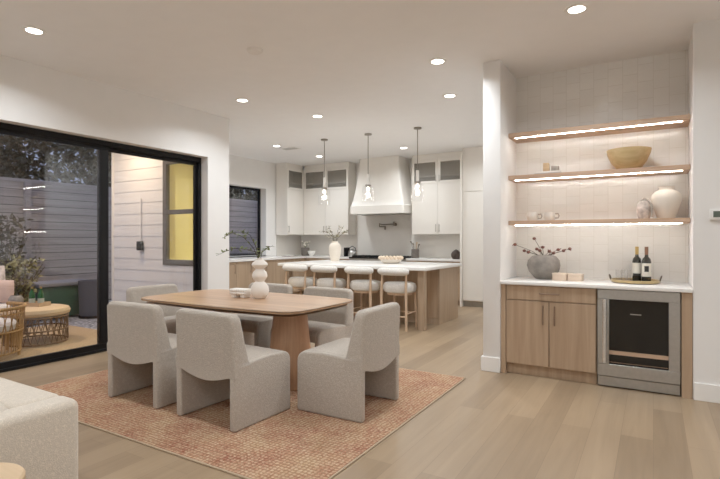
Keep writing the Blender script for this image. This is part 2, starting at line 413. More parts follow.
# ------------------------------------------------------------------ layout numbers
XL = -5.45; XLO = -5.68            # left wall inner / outer
CH = 3.13                          # ceiling
YK0, YK1 = 5.12, 5.32              # kitchen front wall outside / inside
XK = -7.75; XKO = -7.97            # kitchen left wall
YB = 10.05                         # kitchen back wall
AX0, AX1, AY, AB = -1.31, 0.285, 4.94, 5.60   # bar alcove

# ------------------------------------------------------------------ the setting
struct(MB().box(XLO, 3.3, -3.3, YK0, -0.12, 0).box(XKO, -1.3, YK0, YB + 0.2, -0.12, 0).box(-1.3, 3.3, YK0, 5.8, -0.12, 0).build('floor', M['floor'], smooth=False))
struct(MB().box(XLO, 3.3, -3.3, YK0, CH, CH + .12).box(XKO, -1.3, YK0, YB + 0.2, CH, CH + .12).box(-1.3, 3.3, YK0, 5.8, CH, CH + .12).build('ceiling', M['ceil'], smooth=False))
DY0, DY1, DZ = 1.96, 4.91, 2.50    # sliding door opening
struct(MB().box(XLO, XL, -3.3, DY0, 0, CH).box(XLO, XL, DY0, DY1, DZ, CH).box(XLO, XL, DY1, YK1, 0, CH).build('wall_left', M['wall'], smooth=False))
WX0, WX1, WZ0, WZ1 = -6.66, -5.80, 0.95, 2.56
struct(MB().box(XKO, WX0, YK0 + .02, YK1, 0, CH).box(WX1, XLO, YK0 + .02, YK1, 0, CH).box(WX0, WX1, YK0 + .02, YK1, 0, WZ0).box(WX0, WX1, YK0 + .02, YK1, WZ1, CH).build('wall_kitchen_front', M['wall'], smooth=False))
KY0, KY1, KZ0, KZ1 = 7.15, 8.73, 0.955, 2.50
struct(MB().box(XKO, XK, YK1, KY0, 0, CH).box(XKO, XK, KY1, YB + .2, 0, CH).box(XKO, XK, KY0, KY1, 0, KZ0).box(XKO, XK, KY0, KY1, KZ1, CH).build('wall_kitchen_left', M['wall'], smooth=False))
struct(MB().box(XK, -1.3, YB, YB + .2, 0, CH).build('wall_kitchen_back', M['wall'], smooth=False))
struct(MB().box(-1.49, AX0, AY, YB, 0, CH, 0.012).build('wall_kitchen_right', M['wall'], smooth=True))
struct(MB().box(AX0, AX1 + .2, AB, AB + .15, 0, CH).build('wall_alcove_back', M['tile'], smooth=False))
struct(MB().box(AX1, AX1 + .2, AY, AB, 0, CH).box(AX1 + .2, 3.3, AY, AY + .2, 0, CH).build('wall_right_front', M['wall'], smooth=False))
struct(MB().box(3.1, 3.3, -3.3, AY, 0, CH).build('wall_right', M['wall'], smooth=False))
struct(MB().box(XL, 3.1, -3.3, -3.1, 0, CH).build('wall_rear', M['wall'], smooth=False))
# baseboards
BH, BT = 0.145, 0.016
struct(MB().box(-1.49 - BT, AX0 - .002, AY - BT, AY, 0, BH, .003, 1).box(-1.49 - BT, -1.49, AY, 9.39, 0, BH, .003, 1).build('baseboard_pillar', M['trim']))
struct(MB().box(AX1 + .002, 3.1, AY - BT, AY, 0, BH, .003, 1).build('baseboard_right', M['trim']))
struct(MB().box(XL, XL + BT, DY1 + .01, YK1, 0, BH, .003, 1).box(XL, XL + BT, -3.1, DY0 - .01, 0, BH, .003, 1).build('baseboard_left', M['trim']))
# kitchen stone splashback
struct(MB().box(XK, -3.27, YB - .02, YB, 0.92, 1.95).box(XK, XK + .02, 9.09, YB - .02, 0.92, 1.43).build('wall_backsplash', M['splash'], smooth=False))

# sliding patio door (black frame, two glazed panels)
d = sroot('door_1')
FX0, FX1 = -5.665, -5.58
MB().box(FX0, FX1, DY0, DY1, 2.43, DZ, .004, 1).box(FX0, FX1, DY0, DY1, 0, 0.035, .004, 1).box(FX0, FX1, DY1 - .05, DY1, .035, 2.43, .004, 1).box(FX0, FX1, DY0, DY0 + .05, .035, 2.43, .004, 1).build('door_frame', M['black'], d)
def panel(y0, y1, x0, x1, st0, st1):
    f = MB().box(x0, x1, y0, y1, 2.385, 2.43, .003, 1).box(x0, x1, y0, y1, .035, .10, .003, 1).box(x0, x1, y0, y0 + st0, .10, 2.385, .003, 1).box(x0, x1, y1 - st1, y1, .10, 2.385, .003, 1).build('door_panel', M['black'], d)
    MB().box((x0 + x1) / 2 - .004, (x0 + x1) / 2 + .004, y0 + st0 - .005, y1 - st1 + .005, .095, 2.39).build('pane', M['pane'], f, smooth=False)
    return f
p1 = panel(DY0 + .05, 3.51, -5.622, -5.585, .06, .105)
p2 = panel(3.41, DY1 - .05, -5.662, -5.625, .105, .035)
# kitchen window facing the patio (in the siding) and the one over the left worktop
w = sroot('window_2')
y0, y1 = YK0 - .02, YK0 + .05
MB().box(WX0 - .03, WX0 + .06, y0, y1, WZ0 - .03, WZ1 + .03, .004, 1).box(WX1 - .06, WX1 + .03, y0, y1, WZ0 - .03, WZ1 + .03, .004, 1).box(WX0 + .06, WX1 - .06, y0, y1, WZ1 - .05, WZ1 + .03, .004, 1).box(WX0 + .06, WX1 - .06, y0, y1, WZ0 - .03, WZ0 + .06, .004, 1).box(WX0 + .06, WX1 - .06, y0, y1, 1.72, 1.79, .004, 1).build('window_frame', M['bronze'], w)
for za, zb in ((WZ0 + .06, 1.72), (1.79, WZ1 - .05)):
    MB().box(WX0 + .055, WX1 - .055, y0 + .03, y0 + .038, za - .005, zb + .005).build('pane', M['amber'], w, smooth=False)
w = sroot('window_1')
x0, x1 = XKO - .01, XKO + .05
MB().box(x0, x1, KY0, KY0 + .05, KZ0, KZ1, .003, 1).box(x0, x1, KY1 - .045, KY1, KZ0, KZ1, .003, 1).box(x0, x1, KY0 + .05, KY1 - .045, KZ1 - .05, KZ1, .003, 1).box(x0, x1, KY0 + .05, KY1 - .045, KZ0, KZ0 + .04, .003, 1).build('window_frame', M['black'], w)
MB().box(x0 + .025, x0 + .033, KY0 + .045, KY1 - .04, KZ0 + .035, KZ1 - .045).build('pane', M['pane'], w, smooth=False)
struct(MB().box(XKO + .052, XK + .0, KY0, KY1, KZ0 - .03, KZ0 - .001).build('trim_1', M['trim']))

# outside wall: lap siding
m = MB(); z = -0.1
while z < 3.25:
    for a, b, za, zb in ((XKO - .03, WX0 - .03, 0, 9), (WX1 + .03, XLO, 0, 9), (WX0 - .03, WX1 + .03, 0, WZ0 - .03), (WX0 - .03, WX1 + .03, WZ1 + .03, 9)):
        u0, u1 = max(z, za), min(z + .185, zb)
        if u1 - u0 > .02 and not (za == 0 and zb == 9 and False):
            lo = max(z, za if za else -1); 
            m.prism([(YK0 + .02, u0 if za else z), (YK0 - .010, u0 if za else z), (YK0 - .003, u1), (YK0 + .02, u1)], 'x', a, b)
    z += .185
struct(m.build('wall_siding', M['siding'], smooth=False))
struct(MB().box(XKO - .05, XKO - .02, YK0 - .03, YK0 + .06, -.1, 3.2).build('trim_2', M['trim']))
struct(MB().box(XKO - .4, XLO, 4.3, YK0 + .02, 3.12, 3.26).build('trim_3', M['trim']))
struct(MB().box(-22, XLO, -6, YK0, -.2, -.03).box(-22, XKO, YK0, 16, -.2, -.03).build('ground', M['pebble'], smooth=False))

# ------------------------------------------------------------------ ceiling fittings
cans = [((-4.577, 2.20), 'round recessed ceiling light near the sliding door, leftmost and closest on that side'),
        ((-0.513, 4.16), 'round recessed ceiling light just in front of the tiled bar alcove'),
        ((-1.871, 4.67), 'round recessed ceiling light left of the bar alcove, above the pillar top'),
        ((-2.189, 5.87), 'round recessed ceiling light beside the pillar, the smaller one behind its neighbour'),
        ((-4.567, 4.69), 'round recessed ceiling light just right of the end of the sliding door wall'),
        ((-4.215, 5.86), 'round recessed ceiling light midway between the dining table and the island'),
        ((-6.249, 7.34), 'round recessed kitchen ceiling light beside the flat white ceiling vent'),
        ((-4.227, 8.78), 'round recessed kitchen ceiling light in front of the right side of the range hood'),
        ((-6.243, 8.74), 'small recessed kitchen ceiling light in front of the corner glass-topped cabinets')]
def lamp(name, loc, energy, size, parent=None, col=(.95, 1.0, 1.04), spread=2.6):
    l = bpy.data.lights.new(name, 'AREA'); l.shape = 'DISK'; l.size = size; l.energy = energy; l.color = col; l.spread = spread
    o = bpy.data.objects.new(name, l); COL.objects.link(o); o.location = loc
    if parent: o.parent = parent
    return o
CAN_W = 16.5
c0 = None
for (x, y), lab in cans:
    if c0 is None:
        c0 = thing('recessed_light', lab, 'ceiling light', (x, y, CH), 0, 'recessed ceiling lights')
        MB().lathe([(.062, -.001), (.062, -.006), (.092, -.006), (.095, -.001)], seg=28).build('trim_ring', M['trim'], c0)
        MB().lathe([(0, -.004), (.062, -.004)], seg=24).build('lens', M['can'], c0)
        r = c0
    else: r = dup(c0, (x, y, CH), 0, lab)
    lamp('lamp', (x, y, CH - .02), CAN_W, .12)
for x, y in ((-4.4, -.4), (-2.2, -.4), (0.2, -.4), (2.2, -.4), (-4.4, -2.3), (-2.2, -2.3), (.2, -2.3), (2.2, -2.3), (1.6, 2.2), (-1.9, 2.2), (2.2, 4.0), (-2.3, 8.6), (-6.5, 6.15)):  # added bare lights, no fittings; the last brightens the yellow patio-side window
    lamp('lamp', (x, y, CH - .02), CAN_W, .12)
sd = thing('smoke_detector', 'round white smoke detector on the ceiling above the dining area', 'smoke detector', (-3.247, 3.50, CH))
MB().lathe([(.07, 0), (.07, -.018), (.055, -.03), (0, -.032)]).build('cover', M['plastic'], sd)
MB().lathe([(.078, 0), (.078, -.008), (.07, -.008)]).build('base_plate', M['plastic'], sd)
vt = thing('ceiling_vent', 'flat white slotted air vent in the kitchen ceiling', 'vent', (-6.20, 7.70, CH))
m = MB()
for k in range(7): m.box(-.16, .16, -.07 + k * .02, -.062 + k * .02, -.010, -.002)
m.build('louver', plain('vent_grey', (.60, .58, .55), .6), vt)
MB().box(-.19, .19, -.10, -.075, -.008, 0).box(-.19, .19, .075, .10, -.008, 0).box(-.19, -.165, -.075, .075, -.008, 0).box(.165, .19, -.075, .075, -.008, 0).build('frame', M['trim'], vt)

# pendants over the island
def pendant(loc, label):
    p = thing('pendant_light', label, 'pendant light', loc, 0, 'glass pendants over the island')
    MB().lathe([(0, 0), (.062, 0), (.062, -.022), (.012, -.03), (0, -.03)]).build('canopy', M['nickel'], p)
    MB().cyl((0, 0, -.028), (0, 0, -.70), .0075, seg=10).build('rod', M['nickel'], p)
    MB().lathe([(.0, -.69), (.024, -.69), (.024, -.87), (0, -.87)], seg=16).build('socket_sleeve', M['whitecer'], p)
    MB().lathe([(.0, -.87), (.05, -.87), (.052, -.90), (0, -.90)], seg=20).build('collar', M['nickel'], p)
    MB().lathe([(.05, -.89), (.09, -.905), (.106, -.95), (.108, -1.05), (.108, -1.19)], seg=28).build('glass_shade', M['cglass'], p)
    MB().ball((0, 0, -.945), (.024, .024, .034)).build('bulb', M['bulb'], p)
    l = bpy.data.lights.new('bulb_lamp', 'POINT'); l.energy = 3; l.color = (1, .88, .72); l.shadow_soft_size = .04
    o = bpy.data.objects.new('bulb_lamp', l); COL.objects.link(o); o.location = (loc[0], loc[1], loc[2] - 1.04)
    return p
for x, lab in ((-5.10, 'clear glass pendant on a thin rod over the left end of the island'),
               (-4.19, 'clear glass pendant on a thin rod over the middle of the island'),
               (-3.27, 'clear glass pendant on a thin rod over the right end of the island')):
    pendant((x, 7.3, CH), lab)

# ------------------------------------------------------------------ rug, table, chairs
rug = thing('area_rug', 'terracotta and beige basket-weave rug under the dining table', 'rug', (-3.15, 3.29, 0))
MB().box(-1.60, 1.60, -1.255, 1.255, 0, .011).build('pile', M['rug'], rug, smooth=False)
MB().box(-1.612, 1.612, -1.267, -1.255, 0, .012, .004, 1).box(-1.612, 1.612, 1.255, 1.267, 0, .012, .004, 1).box(-1.612, -1.60, -1.255, 1.255, 0, .012, .004, 1).box(1.60, 1.612, -1.255, 1.255, 0, .012, .004, 1).build('binding', M['rug_edge'], rug)
FZ = 0.012
tb = thing('dining_table', 'long wooden dining table with rounded corners on tapered pedestals', 'table', (-3.425, 3.55, FZ))
def boat(hx, hy, r, bow, n=8):
    P = rrect(-hx, hx, -hy, hy, r, 6); Q = []
    for i, (x, y) in enumerate(P):
        x2, y2 = P[(i + 1) % len(P)]
        seg = max(1, int(math.hypot(x2 - x, y2 - y) / .12))
        for k in range(seg): Q.append((x + (x2 - x) * k / seg, y + (y2 - y) * k / seg))
    return [(x + math.copysign(bow * .6 * (1 - (y / hy) ** 2), x), y + math.copysign(bow * (1 - (x / hx) ** 2), y)) for x, y in Q]
t_ = bmesh.new()
lv = [(boat(.935, .47, .12, .05), .697), (boat(.97, .50, .13, .05), .722), (boat(.975, .505, .13, .05), .738), (boat(.968, .498, .13, .05), .742)]
rings = [[t_.verts.new((x, y, z)) for x, y in P] for P, z in lv]
for A, B in zip(rings[:-1], rings[1:]):
    for i in range(len(A)):
        if len(A) == len(B): t_.faces.new((A[i], A[(i + 1) % len(A)], B[(i + 1) % len(B)], B[i]))
t_.faces.new(rings[0][::-1]); t_.faces.new(rings[-1])
bmesh.ops.recalc_face_normals(t_, faces=t_.faces)
mb = MB(); mb._add(t_); mb.build('tabletop', M['table'], tb)
for sx in (.565, -.44):
    MB().lathe([(0, 0), (.225, 0), (.225, .01), (.195, .25), (.168, .50), (.150, .698), (0, .698)], (sx, 0, 0), 40).build('pedestal', M['ped'], tb)
MB().box(-.40, .52, -.06, .06, .655, .697, .004, 1).build('stretcher', M['ped'], tb)

def chair_meshes(root):
    W = .315; D = .29
    front = [(D - .004, 0), (D, .02), (D, .385)]
    for k in range(1, 9):
        q = math.radians(90 * k / 8); front.append((D - .075 + .075 * math.cos(q), .385 + .075 * math.sin(q)))
    front += [(.05, .468), (-.14, .455), (-D, .45)]
    for s in (-1, 1):
        xa, xb = (s * .258, s * W) if s > 0 else (s * W, s * .258)
        MB().prism([(-D, 0)] + front, 'x', xa, xb, .016, 3).build('leg', M['boucle'], root)
    # seat cushion between the side panels, rounded over at the front
    MB().prism([(-.20, .335), (D + .002, .345)] + [(y + .002, z + .002) for y, z in front[2:-1]] + [(-.20, .452)], 'x', -.278, .278, .004, 1).build('seat', M['boucle'], root)
    # backrest: slab, rounded top corners, sagging lower edge
    t = bmesh.new(); NX, NZ = 18, 12
    def surf(front):
        g = []
        for i in range(NX + 1):
            u = -1 + 2 * i / NX; x = u * (W + .0012); row = []
            zb = .365 - .045 * math.cos(u * PI / 2) ** 1.0 if abs(u) < .84 else .365
            if abs(u) < .84: zb = .368 - .05 * math.cos(u / .84 * PI / 2)
            for j in range(NZ + 1):
                v = j / NZ
                zt = .805
                if abs(x) > W - .05:
                    q = (abs(x) - (W - .05)) / .055; zt -= .05 * (1 - math.sqrt(max(0, 1 - min(1, q) ** 2)))
                z = zb + v * (zt - zb)
                xx = x * (1 - .035 * max(0, z - .45) / .34)
                lean = -.018 * max(0, z - .40) / .38
                th = .150 - .065 * max(0, min(1, (z - .44) / .34))
                crown = .010 * (1 - u * u)
                y = -D - .0012 + lean + (th + crown * .3 if front else -crown * 0.0)
                row.append(t.verts.new((xx, y, z)))
            g.append(row)
        return g
    A, B = surf(True), surf(False)
    for i in range(NX):
        for j in range(NZ):
            t.faces.new((A[i][j], A[i + 1][j], A[i + 1][j + 1], A[i][j + 1])); t.faces.new((B[i][j], B[i][j + 1], B[i + 1][j + 1], B[i + 1][j]))
        for j in (0, NZ): t.faces.new((A[i][j], B[i][j], B[i + 1][j], A[i + 1][j]))
    for i in (0, NX):
        for j in range(NZ): t.faces.new((A[i][j], A[i][j + 1], B[i][j + 1], B[i][j]))
    bmesh.ops.recalc_face_normals(t, faces=t.faces)
    ed = [e for e in t.edges if len(e.link_faces) == 2 and e.calc_face_angle(0) > 0.9 and min(v.co.z for v in e.verts) > .46]
    bmesh.ops.bevel(t, geom=ed, offset=.024, segments=3, affect='EDGES', profile=0.5)
    m = MB(); m._add(t); m.build('backrest', M['boucle'], root, angle=60)
chs = [((-3.625, 2.755), 1, 'cream boucle dining chair seen from behind, nearest the sliding door'),
       ((-2.755, 2.745), -2, 'cream boucle dining chair seen from behind at the middle front of the table'),
       ((-2.09, 3.345), 91, 'cream boucle dining chair at the right end of the table, back to the bar'),
       ((-4.53, 3.53), -90, 'cream boucle dining chair at the far left end of the table, facing right'),
       ((-3.83, 4.12), 180, 'cream boucle dining chair on the far side of the table, behind the white vase'),
       ((-2.985, 4.06), 177, 'cream boucle dining chair on the far side, beside the right end of the table')]
ch0 = None
for (x, y), a, lab in chs:
    if ch0 is None:
        ch0 = thing('dining_chair', lab, 'chair', (x, y, FZ), math.radians(a), 'boucle dining chairs'); chair_meshes(ch0)
    else: dup(ch0, (x, y, FZ), math.radians(a), lab)

# on the table
TZ = .754
v = thing('gourd_vase', 'white three-bulge ceramic vase on the dining table', 'vase', (-3.305, 3.63, TZ))
pr = [(0, 0), (.050, 0), (.078, .03), (.090, .075), (.083, .12), (.058, .152), (.043, .166), (.052, .180), (.072, .21), (.074, .228), (.064, .258), (.042, .280), (.038, .288), (.052, .300), (.076, .322), (.079, .332), (.070, .350), (.045, .368), (.032, .378), (.030, .395), (.026, .395), (.024, .34)]
MB().lathe(pr, seg=40).build('body', M['cer'], v)
def branch(name, label, cat, base, stems, leafmat, stemmat, ll, lw, seed, density=1.0, group=None):
    random.seed(seed)
    t = thing(name, label, cat, base)
    ms, ml = MB(), MB()
    for pts in stems:
        P = [Vector(p) for p in pts]
        Q = []
        for i in range(len(P) - 1):
            for k in range(5): Q.append(P[i].lerp(P[i + 1], k / 5))
        Q.append(P[-1])
        n = len(Q); ms.tube(Q, [.0042 * (1 - .65 * i / n) for i in range(n)], 6)
        for i in range(int(n * .35), n):
            if random.random() < density:
                for k in range(random.choice((1, 2, 3))):
                    dd = Vector((random.uniform(-1, 1), random.uniform(-1, 1), random.uniform(-.5, 1)))
                    ml.leaf(Q[i], dd, ll * random.uniform(.6, 1.2), lw * random.uniform(.7, 1.1))
    ms.build('stem', stemmat, t); ml.build('leaves', leafmat, t, smooth=False)
    return t
branch('leafy_branch', 'dark arching branch with small green leaves in the gourd vase', 'branch', (-3.305, 3.63, TZ + .35),
       [[(0, 0, 0), (-.05, -.03, .14), (-.14, -.08, .25), (-.23, -.14, .29), (-.31, -.19, .24)],
        [(0, 0, 0), (-.03, -.02, .15), (-.08, -.05, .27), (-.16, -.10, .31)],
        [(0, 0, 0), (-.03, 0, .10), (-.10, -.07, .13), (-.22, -.14, .14), (-.36, -.22, .07)],
        [(0, 0, 0), (.02, .01, .10), (.06, .03, .14), (.12, .05, .165)],
        [(0, 0, 0), (-.01, -.01, .08), (0, 0, .14)]], M['leaf'], M['stem'], .042, .020, 3, .8)
bx = thing('carved_box', 'white carved footed box on the dining table left of the vase', 'box', (-3.53, 3.60, TZ), math.radians(6))
m = MB().box(-.10, .10, -.05, .05, .03, .088, .008, 2)
for i in range(7):
    for j in range(2): m.ball((-.084 + i * .028, -.052, .045 + j * .028), .0125, 10, 6)
m.build('body', M['whitecer'], bx)
for i in (-1, 1): MB().box(i * .055 - .028, i * .055 + .028, -.045, .045, 0, .032, .006, 1).build('foot', M['whitecer'], bx)

# ------------------------------------------------------------------ sofa corner and side table
so = thing('sofa', 'cream boucle sofa at the lower left corner, seen from its side', 'sofa', (-3.3, .55, 0))
MB().box(-1.18, 1.18, -.5, .62, .03, .40, .02, 2).build('base', M['sofa'], so)
MB().box(1.06, 1.205, -.5, .645, .03, .66, .035, 3).build('arm', M['sofa'], so)
MB().box(-1.205, -1.06, -.5, .645, .03, .66, .035, 3).build('arm', M['sofa'], so)
MB().box(-1.07, 1.07, .44, .643, .03, .658, .03, 3).build('backrest', M['sofa'], so)
for i, (a, b) in enumerate(((-1.05, -.01), (.01, 1.05))): MB().box(a, b, -.5, .30, .39, .52, .04, 3).build('seat_cushion', M['sofa'], so)
for i, (a, b) in enumerate(((-1.06, .0), (.0, 1.19))): MB().pillow(((a + b) / 2, .33, .52), b - a, .34, .30, None, 5).build('back_cushion', M['sofa'], so)
for x in (-1.05, 1.05):
    for y in (-.42, .55): MB().cyl((x, y, 0), (x, y, .04), .02, seg=10).build('leg', M['stem'], so)
tag(MB().pillow((-2.98, 1.10, .785), .40, .24, .12, Matrix.Rotation(-.35, 3, 'X')).build('throw_pillow', M['grey']), 'grey cushion on top of the cream sofa back, at the left photo edge', 'cushion')
st = thing('side_table', 'small round tan wooden side table beside the cream sofa', 'side table', (-1.825, .70, 0))
MB().lathe([(0, .545), (.125, .545), (.137, .555), (.137, .575), (.130, .582), (0, .582)], seg=32).build('tabletop', M['tanwood'], st)
MB().cyl((0, 0, .015), (0, 0, .545), .028).build('stem', M['tanwood'], st)
MB().lathe([(0, 0), (.12, 0), (.12, .012), (.03, .03), (0, .03)]).build('base', M['tanwood'], st)

# ------------------------------------------------------------------ bar alcove
CT = .92
b = thing('bar_cabinet', 'light oak bar base cabinet with two doors and a drawer', 'cabinet', (0, 0, 0))
MB().box(AX0 + .004, -1.262, AY + .002, AB - .005, 0, .885).build('side_panel', M['cab'], b, smooth=False)
MB().box(-1.262, -.445, AY + .03, AB - .005, .105, .885).build('carcass', M['cab'], b, smooth=False)
MB().box(-1.262, -.445, AY + .06, AB - .01, 0, .105).build('toe_kick', M['cab'], b, smooth=False)
dr = MB().box(-1.255, -.450, AY + .006, AY + .029, .742, .880, .002, 1).build('drawer', M['cab'], b)
def pull(p0, p1, off, mat, par, r=.006):
    """bar handle between two points, standing off the face along the vector off"""
    p0, p1, off = Vector(p0), Vector(p1), Vector(off); m = MB(); dd = (p1 - p0).normalized()
    m.cyl(p0 + off, p1 + off, r, seg=8)
    for q in (p0 + dd * .02, p1 - dd * .02): m.cyl(q, q + off, r * .8, seg=8)
    return m.build('handle', mat, par)
pull((-.94, AY + .006, .812), (-.755, AY + .006, .812), (0, -.026, 0), M['handle'], dr, .007)
for xa, xb, hx in ((-1.255, -.857, -.905), (-.849, -.450, -.801)):
    do = MB().box(xa, xb, AY + .006, AY + .029, .112, .733, .002, 1).build('door', M['cab'], b)
    pull((hx, AY + .006, .515), (hx, AY + .006, .70), (0, -.026, 0), M['handle'], do, .0065)
tag(MB().box(.205, AX1 - .004, AY + .002, AB - .005, 0, .885).build('filler_panel', M['cab'], smooth=False), 'narrow light oak end panel between wine cooler and right wall', 'panel')
tag(MB().box(AX0 + .003, AX1 - .003, AY - .02, AB - .003, .887, CT, .004, 2).build('bar_countertop', M['counter']), 'white quartz countertop over the bar cabinet and wine cooler', 'countertop')
wc = thing('wine_cooler', 'stainless steel undercounter wine cooler with a dark glass door', 'wine cooler', (0, 0, 0))
X0, X1 = -.436, .196
MB().box(X0 + .004, X1 - .004, AY + .04, AB - .02, .02, .882).build('body', M['dark'], wc, smooth=False)
df = MB().box(X0, X1, AY - .005, AY + .038, .795, .882, .003, 1).box(X0, X1, AY - .005, AY + .038, .105, .213, .003, 1).box(X0, -.342, AY - .005, AY + .038, .213, .795, .003, 1).box(.113, X1, AY - .005, AY + .038, .213, .795, .003, 1).build('door_frame', M['steel'], wc)
MB().box(-.342, .113, AY + .012, AY + .018, .213, .795).build('door_glass', M['blackglass'], df, smooth=False)
MB().box(-.342, .113, AY + .0105, AY + .0125, .30, .335).build('rack_front', M['shelf'], df, smooth=False)
MB().box(-.342, .113, AY + .0108, AY + .0125, .228, .233).build('lower_rack', M['handle'], df, smooth=False)
MB().box(-.175, -.09, AY + .0108, AY + .0125, .667, .674).build('display_strip', M['steel'], df, smooth=False)  # thin steel strip lying on the door glass
hm = MB().cyl((-.376, AY - .05, .235), (-.376, AY - .05, .80), .018, seg=14)
for z in (.265, .77): hm.cyl((-.376, AY - .05, z), (-.376, AY - .003, z), .009, seg=10)
hm.build('handle', M['brightsteel'], df)
MB().box(X0, X1, AY + .015, AY + .038, .012, .098, .003, 1).build('kick_grille', M['steel'], wc)

SY0, SY1 = 5.235, AB
for z, lab in ((2.442, 'top floating oak shelf in the bar alcove, empty, with an LED strip'),
               (1.998, 'middle floating oak shelf in the bar alcove, holding the wooden bowl'),
               (1.525, 'lowest floating oak shelf in the bar alcove, holding the cream vase')):
    s = thing('floating_shelf', lab, 'shelf', (0, 0, z - .045), 0, 'floating shelves of the bar alcove')
    MB().box(AX0 + .003, AX1 - .003, SY0, SY1, 0, .045, .002, 1).build('board', M['shelf'], s)
    MB().box(AX0 + .06, AX1 - .06, SY0 + .056, SY0 + .060, -.004, 0).build('light_strip', M['led'], s, smooth=False)
# things on the shelves
Z2, Z3 = 1.998, 1.525
tag(MB().box(-1.06, -.80, 5.30, 5.48, Z2, Z2 + .016, .003, 1).build('flat_book', M['grey']), 'flat grey book lying on the middle bar shelf, bottom of the stack', 'book')
tag(MB().box(-1.045, -.815, 5.315, 5.47, Z2 + .016, Z2 + .034, .003, 1).build('flat_book', M['whitecer']), 'pale book lying on the grey book on the middle bar shelf', 'book')
tag(MB().box(-.985, -.925, 5.36, 5.42, Z2 + .034, Z2 + .125, .006, 2).build('wooden_block', M['tanwood']), 'taller small wooden block on the books of the middle bar shelf', 'block')
tag(MB().box(-.905, -.835, 5.36, 5.43, Z2 + .034, Z2 + .092, .006, 2).build('wooden_block', M['taupe']), 'shorter greyish block on the books of the middle bar shelf', 'block')
pr = [(0, .004), (.085, .0), (.11, .015), (.16, .065), (.195, .13), (.203, .165), (.195, .165), (.187, .135), (.15, .07), (.09, .03), (0, .022)]
tag(MB().lathe([(r * .95, z * 1.2) for r, z in pr], (-.205, 5.41, Z2), 44).build('wooden_bowl', M['bowlwood']), 'large tan wooden bowl on the middle bar shelf', 'bowl')
for x, lab in ((-1.10, 'left of two small pale mugs on the lowest bar shelf'), (-.93, 'right of two small pale mugs on the lowest bar shelf')):
    t = thing('mug', lab, 'mug', (x, 5.42, Z3), 0, 'pale mugs on the lowest bar shelf')
    MB().lathe([(0, 0), (.045, 0), (.058, .03), (.06, .06), (.05, .09), (.046, .09), (.055, .06), (.053, .03), (0, .01)]).build('body', plain('mug_glaze', (.72, .68, .62), .3), t)
    MB().tube([(.055, 0, .07), (.085, 0, .072), (.095, 0, .05), (.085, 0, .028), (.056, 0, .028)], .007, 8).build('handle', M['taupe'], t)
vc = thing('large_vase', 'large cream shouldered vase at the right of the lowest bar shelf', 'vase', (.105, 5.42, Z3))
MB().lathe([(r * .84, z) for r, z in [(0, 0), (.085, 0), (.095, .02), (.125, .10), (.148, .18), (.140, .225), (.105, .255), (.075, .268), (.072, .285), (.082, .30), (.074, .30), (.062, .285), (.06, .25)]], seg=36).build('body', M['cream'], vc)
gv = thing('knobbly_jar', 'small grey patterned jar beside the large cream vase', 'jar', (-.075, 5.35, Z3))
MB().lathe([(0, 0), (.045, 0), (.058, .04), (.063, .09), (.056, .14), (.038, .165), (0, .17)], seg=24, fn=lambda a, z: 1 + .03 * math.sin(9 * a) * math.sin(z * 90)).build('body', plain('mottled_grey', (.55, .47, .42), .8, var=.45, vscale=18), gv)
MB().tube([(-.03, 0, .162), (.0, -.012, .19), (.035, -.03, .175), (.06, -.045, .13), (.066, -.05, .06), (.062, -.05, .012)], .010, 8).build('twig_handle', M['taupe'], gv)
# on the bar countertop
sv = thing('stone_vase', 'round rough grey stone vase on the left of the bar countertop', 'vase', (-.98, 5.38, CT))
MB().lathe([(0, 0), (.075, 0), (.10, .02), (.148, .08), (.165, .14), (.155, .195), (.12, .235), (.09, .248), (.085, .24), (.08, .20)], seg=36, fn=lambda a, z: 1 + .012 * math.sin(5 * a + z * 30)).build('body', M['stone'], sv)
random.seed(12)
bb = thing('berry_branches', 'dried stems with dark red seed heads in the stone vase', 'branch', (-.98, 5.38, CT + .22))
ms = MB()
for tx, tz in ((-.29, .135), (-.20, .07), (-.155, .055), (-.09, .20), (-.03, .075), (.05, .065), (.10, .05), (.14, .085), (.19, .075), (.25, .095), (-.06, .09), (.0, .11)):
    ty = random.uniform(-.06, .04)
    P = [(random.uniform(-.03, .03), 0, -.02), (tx * .4, ty * .4, tz * .5), (tx, ty, tz)]
    ms.tube(P, .0028, 6)
    hb = MB().ball((tx, ty, tz), (.019, .019, .016), 10, 7)
    for k in range(3):
        hb.leaf((tx, ty, tz), (random.uniform(-1, 1), random.uniform(-1, 1), random.uniform(-.4, .8)), .035, .014)
    hb.build('seed_head', M['berry'], bb)
ms.build('stem', M['stem'], bb)
for x, y, h, lab in ((-.80, 5.26, .075, 'left of two small pale wooden boxes on the bar countertop'), (-.66, 5.27, .072, 'right of two small pale wooden boxes on the bar countertop')):
    t = thing('small_box', lab, 'box', (x, y, CT), math.radians(-8), 'pale boxes on the bar countertop')
    MB().box(-.065, .065, -.045, .045, 0, h - .014, .003, 1).build('body', plain('pale_wood', (.66, .52, .40), .6), t)
    MB().box(-.068, .068, -.048, .048, h - .014, h, .003, 1).build('lid', plain('pale_lid', (.74, .62, .50), .6), t)
tr = thing('serving_tray', 'round gold-rimmed tray with bottles on the bar countertop', 'tray', (-.15, 5.35, CT))
MB().lathe([(0, 0), (.19, 0), (.195, .006), (.195, .012), (0, .012)], seg=40).build('base', M['darkmetal'], tr)
MB().lathe([(.19, .004), (.202, .008), (.205, .032), (.198, .032), (.19, .012)], seg=40).build('rim', M['gold'], tr)
for s in (-1, 1): MB().tube([(s * .203, -.04, .025), (s * .215, -.03, .065), (s * .218, 0, .072), (s * .215, .03, .065), (s * .203, .04, .025)], .006, 8).build('handle', M['darkmetal'], tr)
